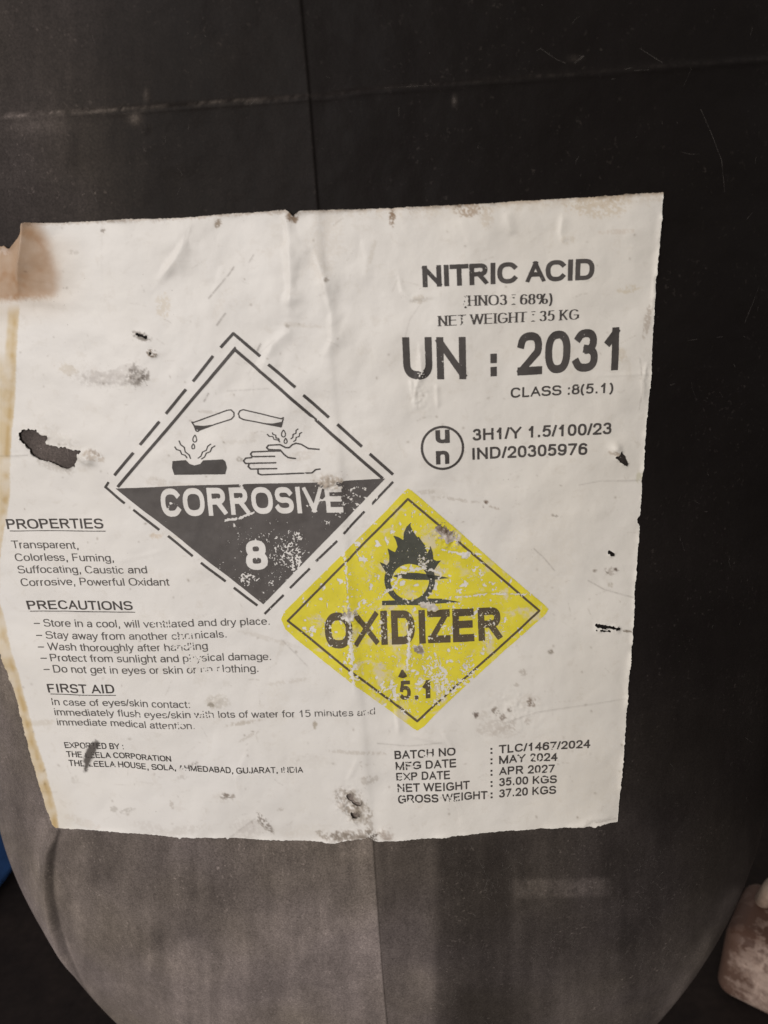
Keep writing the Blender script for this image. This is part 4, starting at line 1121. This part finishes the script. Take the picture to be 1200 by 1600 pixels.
def wig(p, q, n=5, amp=1.3):
    p, q = np.array(p, float), np.array(q, float)
    d = q - p; nrm = np.array([-d[1], d[0]]) / np.linalg.norm(d)
    return [tuple(p + d * k / n + nrm * amp * (1 if k % 2 else -1) * (0 < k < n)) for k in range(n + 1)]
def drop(cx, cy, h):
    t = np.linspace(0, 2 * np.pi, 13)[:-1]
    return [(cx + h * .36 * math.sin(v) * (math.sin(v / 2)) ** .8, cy + -h * .5 * math.cos(v)) for v in t]
pic = []
pic += stroke_polys(z4([(652, 702), (640, 683), (655, 685), (880, 603), (905, 600), (925, 618), (926, 642), (908, 662), (800, 697), (688, 740), (680, 748), (668, 742), (655, 708)]), 1.9, False, True)
pic += [np.array(z4([(652, 705), (720, 709), (805, 697), (688, 742), (664, 730)]))]
pic += stroke_polys(drop(304, 685.5, 11), 1.5, False, True) + stroke_polys(drop(301.8, 697.5, 8), 1.5, False, True)
for a, b in (((525, 848), (610, 926)), ((553, 808), (634, 930)), ((772, 828), (682, 926)), ((800, 840), (706, 930))):
    pic += stroke_polys(wig(*z4([a, b])), 1.7, False)
pic += [np.array(z4([(512, 945), (600, 938), (625, 962), (660, 973), (700, 962), (720, 938), (850, 930), (868, 945), (878, 985), (868, 1030), (525, 1037), (509, 990)]))]
pic += stroke_polys(z5([(298, 285), (313, 222), (298, 230), (45, 170), (22, 178), (12, 197), (20, 222), (45, 235), (160, 258), (280, 282)]), 1.9, False, True)
pic += [np.array(z5([(155, 258), (240, 262), (305, 250), (297, 291), (278, 283)]))]
pic += stroke_polys(drop(443, 677, 11), 1.5, False, True) + stroke_polys(drop(446.3, 688.5, 8), 1.5, False, True)
for a, b in (((203, 333), (290, 388)), ((238, 322), (286, 378)), ((412, 298), (360, 368)), ((437, 322), (378, 385))):
    pic += stroke_polys(wig(*z5([a, b])), 1.7, False)
for st in ([(555, 435), (480, 430), (430, 402), (395, 396), (372, 405), (352, 424), (328, 424), (290, 404), (212, 409), (200, 424), (213, 437), (292, 440), (318, 470), (345, 490), (398, 497)],
           [(292, 446), (105, 452), (94, 466), (104, 484), (258, 482)], [(104, 490), (62, 493), (47, 512), (60, 529), (265, 525)], [(84, 532), (78, 550), (95, 567), (272, 564)], [(142, 570), (144, 598), (165, 606), (505, 590), (530, 568), (563, 564)]):
    pic += stroke_polys(z5(st), 2.3, False)
ink('corrosion_pictogram', pic, M_INK, L1, label_text='test tubes dripping on a bar and a hand')
# --- oxidizer diamond
yel = [np.array([(637, 762), (643, 765), (700, 815), (780, 886), (850, 945), (858, 953), (852, 962), (790, 1015), (700, 1099), (662, 1136), (652.5, 1142), (646, 1139), (600, 1104), (540, 1058), (480, 1012), (464, 1000), (446, 984), (439, 968), (445, 955), (460, 940), (530, 870), (600, 800), (630, 768)])]
ink('yellow_diamond', yel, M_YEL, L1, fray=.28, flake=1.0, label_text='scuffed yellow oxidizer diamond ground')
ring = stroke_polys(circ(640, 905, 35, 36), 9, False, True)
flame = [(603, 893), (597, 883), (593, 876.5), (600, 879), (604, 882), (608, 876), (608, 866), (605.4, 854.5), (611, 858), (617, 861), (621, 852), (618.5, 843), (614.4, 835), (622, 837), (630, 842), (630.5, 831), (635, 821), (642, 814.5), (641, 820), (646, 830), (652, 838), (654, 836.5), (658, 843), (664, 851), (667.5, 863), (670, 857), (671.7, 851), (675.5, 861), (677, 873), (682, 876), (689, 875), (684, 881), (679, 889), (676, 897), (674, 903), (606, 903)]
ox = ring + [np.array(flame)]
spear = [np.array([(611, 899), (632, 893), (652, 894), (676, 898), (703, 903), (676, 906), (650, 905), (630, 903)])]
ink('flame_tail', spear, M_GREEN, L2)
ox += [np.array([(597, 938.5), (622, 937.5), (660, 934), (690, 935), (720, 940), (690, 942), (655, 944.5), (597, 945.5)])]
ink('flame_pictogram', ox, M_GREEN, L2, cut=[circ(640, 908, 28.5)], label_text='flame over a ring, partly scraped')
pol = stroke_polys([(637, 778), (843, 955), (652, 1127.5), (449.5, 970)], 3.4, False, True)
ink('diamond_line', pol, M_BROWN, L2)
pol = text('OXIDIZER', (508.6, 1012.5), (786, 999.5), 56, .225, slope=.035, cap2=51, track=-.03) + text('5', (624.5, 1095), (642, 1094), 30, .2, slope=.03) + text('.', (648.5, 1094), (654, 1094), 22, .25, slope=.03) + text('1', (660, 1092.5), (674, 1091.5), 29, .25, slope=.03)
pol += [np.array([(622, 1057), (627, 1047), (630, 1046), (634, 1052), (636, 1057), (629, 1060)])]
ink('oxidizer_lettering', pol, M_BROWN, L2, label_text='OXIDIZER 5.1 in worn bold capitals')
# --- right hand block
ink('product_name', text('NITRIC ACID', (659, 449), (928.5, 437), 33.5, .21, track=-.07), M_INK, L1)
ink('strength_line', text('(HNO3 : 68%)', (723, 478), (863, 474.5), 16, .19, serif=True, track=-.03), M_INK, L1)
ink('net_weight_line', text('NET WEIGHT : 35 KG', (683, 509.5), (905, 499), 16, .19, serif=True, track=-.03), M_INK, L1)
ink('united_nations_number', text('UN', (631, 592.5), (730, 592), 66, .195, track=-.05) + text(':', (766, 588), (776, 587.5), 48, .28) + text('2031', (807, 587), (967, 578), 67, .190, track=-.02), M_INK, L1)
ink('class_line', text('CLASS :8(5.1)', (798, 622), (957, 613.5), 16, .165), M_INK, L1)
ink('approval_code', text('3H1/Y 1.5/100/23', (738, 689), (955.5, 678.5), 18.5, .18) + text('IND/20305976', (738, 718.5), (917.5, 710.5), 18.5, .18), M_INK, L1)
cir = stroke_polys(circ(691, 699, 32.2), 3.6, False, True)
cir += text('u', (680.5, 692.5), (702.5, 691.5), 28, .20) + text('n', (681, 724.5), (701.5, 723.5), 28, .20)
ink('packaging_mark', cir, M_INK, L1, label_text='ringed letters u over n')
# --- left hand block
ink('properties_heading', text('PROPERTIES', (11, 827), (162.6, 825.5), 15.6, .155) + bar(14.5, 829.9, 165.6, 829.5, 1.2), M_INK, L1)
ink('properties_text', text('Transparent,', (18.7, 857), (122.5, 857.7), 12.2, .115) + text('Colorless, Fuming,', (24, 877), (178.5, 877), 12, .115) + text('Suffocating, Caustic and', (28.5, 896), (230, 896), 12, .115) + text('Corrosive, Powerful Oxidant', (34, 915.5), (265, 915), 12, .115), M_GREY, L1)
ink('precautions_heading', text('PRECAUTIONS', (43, 953), (207, 954), 14.2, .155) + bar(45.5, 955.7, 210.5, 957.2, 1.2), M_INK, L1)
pre = []
for s, x0, y0, x1, y1, sg in (('Store in a cool, will ventilated and dry place.', 67, 980, 421, 977, 2), ('Stay away from another chemicals.', 71, 998.6, 353, 997.7, 1.5), ('Wash thoroughly after handling', 75, 1016, 323.7, 1016, 1.5), ('Protect from sunlight and physical damage.', 80, 1033, 423, 1032.5, 2), ('Do not get in eyes or skin or on clothing.', 84.5, 1050.6, 403, 1051, 2)):
    pre += text(s, (x0, y0), (x1, y1), 11.8, .115, sag=sg)
    pre += bar(x0 - 16, y0 - 5, x0 - 6.5, y0 - 4.9, 1.5)
ink('precautions_text', pre, M_GREY, L1)
ink('first_aid_heading', text('FIRST AID', (76, 1082), (179, 1083.5), 13.8, .15) + bar(78.7, 1084.3, 181, 1086.8, 1.1), M_INK, L1)
ink('first_aid_text', text('In case of eyes/skin contact:', (81.5, 1101.8), (297, 1106), 11.2, .115) + text('immediately flush eyes/skin with lots of water for 15 minutes and', (86, 1117.5), (586, 1116), 11, .115, sag=5) + text('immediate medical attention.', (89.7, 1133.5), (304, 1139), 10.8, .115), M_GREY, L1)
ink('exporter_text', text('EXPORTED BY :', (101, 1169.5), (192, 1172.5), 9.6, .15) + text('THE LEELA CORPORATION', (103.7, 1183.7), (268, 1190), 9.3, .15) + text('THE LEELA HOUSE, SOLA, AHMEDABAD, GUJARAT, INDIA', (107.6, 1197), (474, 1206.7), 9.3, .15, sag=3), M_INK, L1, wear=.95)
bt = []
for a, x1, ya, yb, b, x2, yc, yd in (('BATCH NO', 711.7, 1186, 1181, 'TLC/1467/2024', 921.7, 1177.7, 1168), ('MFG DATE', 712.7, 1203, 1199, 'MAY 2024', 871, 1194, 1189), ('EXP DATE', 703, 1220, 1216.5, 'APR 2027', 866.7, 1211.7, 1207.5), ('NET WEIGHT', 734, 1237.7, 1233, '35.00 KGS', 870, 1229, 1224), ('GROSS WEIGHT', 761.7, 1255, 1249, '37.20 KGS', 869, 1246.7, 1241)):
    x0 = 616.7 + (ya - 1186) * .08
    bt += text(a, (x0, ya), (x1, yb), 12.8, .175) + text(b, (779.5, yc), (x2, yd), 12.8, .175)
    bt += text(':', (766.5, yc + .8), (769.5, yc + .7), 12.5, .2)
ink('batch_table', bt, M_INK, L1)

# ------------------------------------------------------------------ scratches on the plastic
scr = []
for st, wd in (([(1185, 448), (1178, 468), (1165, 505)], 1.2), ([(1096, 170), (1112, 205), (1128, 250), (1135, 300)], 1.2), ([(845, 75), (870, 92), (885, 98)], 1.4), ([(1000, 75), (1035, 98)], 1.4), ([(898, 98), (914, 86)], 3.0), ([(830, 1480), (850, 1500), (862, 1525), (866, 1542)], 1.6), ([(600, 138), (680, 133)], 1.0), ([(710, 152), (710, 161)], 4.0), ([(990, 111), (1012, 110)], 1.6), ([(1075, 532), (1130, 526)], 1.0), ([(205, 1380), (218, 1376), (224, 1367)], 1.2), ([(272, 1326), (284, 1328)], 4), ([(215, 1312), (250, 1321)], 2.0)):
    scr += stroke_polys(st, wd, False)
cl = np.stack([rng.uniform(80, 1080, 46), rng.uniform(1320, 1600, 46)], -1)
for _ in range(1150):
    zone = rng.random()
    if zone < .93: cx, cy = rng.uniform(60, 1120), rng.uniform(1315, 1600)
    elif zone < .97: cx, cy = rng.uniform(0, 1200), rng.uniform(0, 320)
    else: cx, cy = rng.uniform(1045, 1200), rng.uniform(300, 1300)
    if zone < .60: cx, cy = cl[rng.integers(len(cl))] + rng.normal(0, 26, 2)
    a = rng.normal(1.5, .55) if rng.random() < .75 else rng.uniform(0, 3.1)
    Ln = rng.exponential(6) + 1.5
    b = rng.normal(0, .22)
    pts = [(cx, cy), (cx + Ln * .5 * math.cos(a), cy + Ln * .5 * math.sin(a)), (cx + Ln * (.5 * math.cos(a) + .5 * math.cos(a + b)), cy + Ln * .5 * (math.sin(a) + math.sin(a + b)))]
    if cy < 1318 and 40 < cx < 1030 and cy > 300: continue
    scr += stroke_polys(pts, rng.uniform(.5, 1.25), False)
V, PO, b0 = [], {}, 0
for q in scr:
    q = np.asarray(q, float)
    c_ = q.mean(0)
    ci, cj = int((c_[1] - GY0) / GS), int((c_[0] - GX0) / GS)
    if not SOK[max(0, ci - 4):ci + 5, max(0, cj - 4):cj + 5].all(): continue
    s, nn = surf(q[:, 0], q[:, 1])
    d = bilin(BODY, q[:, 0] - RX0, q[:, 1] - RY0) + seam_step(s[:, 0] - seam_x(s[:, 2]), .00012) + .00011
    V.append(s + nn * d[:, None])
    PO.setdefault(len(q), []).append(b0 + np.arange(len(q))); b0 += len(q)
sc_o = make_mesh('scratches', np.concatenate(V), [np.array(v) for v in PO.values()], M_SCR, can)
sc_o['kind'] = 'stuff'

# ------------------------------------------------------------------ blue drum behind on the left
g1, g2 = ground(24, 1374), ground(-6, 1412)
tang = (g2 - g1)[:2] / np.linalg.norm((g2 - g1)[:2])
nrm = np.array([-tang[1], tang[0]])
mid = (g1 + g2)[:2] / 2
if nrm[0] > 0: nrm = -nrm
RD = .14
c = mid + nrm * RD
drum = bpy.data.objects.new('blue_drum', None)
scene.collection.objects.link(drum)
drum.location = (c[0], c[1], 0)
drum['label'] = 'blue plastic drum standing on the floor behind the jerrycan'
drum['category'] = 'drum'
prof = [(.0, .0), (RD - .012, .0), (RD - .004, .003), (RD, .012), (RD, .10), (RD + .006, .108), (RD + .006, .118), (RD, .126), (RD, .26), (RD + .006, .268), (RD + .006, .278), (RD, .286), (RD, .36), (RD - .01, .378), (RD - .03, .385), (.0, .388)]
lathe('body', prof, 0, 0, M_BLUE, drum, 72)
lathe('screw_cap', [(.028, .386), (.030, .388), (.030, .408), (.027, .411), (.0, .4115)], -.05, .05, M_CAP, drum, 60, 1)
tube('handle', [(-.02 + .11 * t, -.03, .380 + .035 * math.sin(math.pi * t) ** .6) for t in np.linspace(0, 1, 20)], .008, .010, M_BLUE, drum)

# ------------------------------------------------------------------ dirty white canister on the right
def rounded_block(name, sx, sy, sz, r, mat, parent, n=6, lean=0.0):
    """block from 0..sx, 0..sy, 0..sz with rounded edges"""
    rows = []
    prof = []
    for k in range(n + 1):
        t = math.pi / 2 * k / n
        prof.append((r * (1 - math.sin(t)), r * (1 - math.cos(t))))
    prof = [(a, b) for a, b in prof] + [(a, sz - b) for a, b in prof[::-1]]
    V, F = [], []
    m = 4 * (n + 1)
    for ins, z in prof:
        for q, (cx, cy) in enumerate(((sx - r, sy - r), (r, sy - r), (r, r), (sx - r, r))):
            for k in range(n + 1):
                t = math.pi / 2 * (q + k / n)
                X_ = cx + (r - ins) * math.cos(t)
                V.append((X_ + lean * z * (1 - 2 * X_ / sx), cy + (r - ins) * math.sin(t), z))
    for k in range(len(prof) - 1):
        for q in range(m):
            F.append((k * m + q, k * m + (q + 1) % m, (k + 1) * m + (q + 1) % m, (k + 1) * m + q))
    return make_mesh(name, np.array(V), [np.array(F), np.arange(m)[None, ::-1], np.arange((len(prof) - 1) * m, len(prof) * m)[None]], mat, parent)

q1, q2 = ground(1112, 1552), ground(1195, 1594)
ang = math.atan2(q2[1] - q1[1], q2[0] - q1[0])
tin = bpy.data.objects.new('canister', None)
scene.collection.objects.link(tin)
tin.location = (q1[0], q1[1], 0)
tin.rotation_euler = (0, 0, ang)
tin['label'] = 'dirty pinkish white plastic canister with a beige handle beside the jerrycan'
tin['category'] = 'canister'
_d = rays(np.array(1160.), np.array(1412.))
_nv = np.array([-math.sin(ang), math.cos(ang), 0])
_tt = ((q1 - CAM) @ _nv) / (_d @ _nv)
HT = float((CAM + _d * _tt)[2]) * .70
rim_dirt_shade(M_WHITE, HT)
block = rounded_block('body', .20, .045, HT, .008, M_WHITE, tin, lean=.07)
tube('handle', [(.013 + .10 * t, .030, HT - .004 + .045 * math.sin(math.pi * t) ** .6) for t in np.linspace(0, 1, 24)], .0042, .006, M_BEIGE, tin)
lathe('screw_cap', [(.014, HT - .002), (.014, HT + .014), (.012, HT + .017), (.0, HT + .0175)], .165, .022, M_BEIGE, tin, 40, 1)
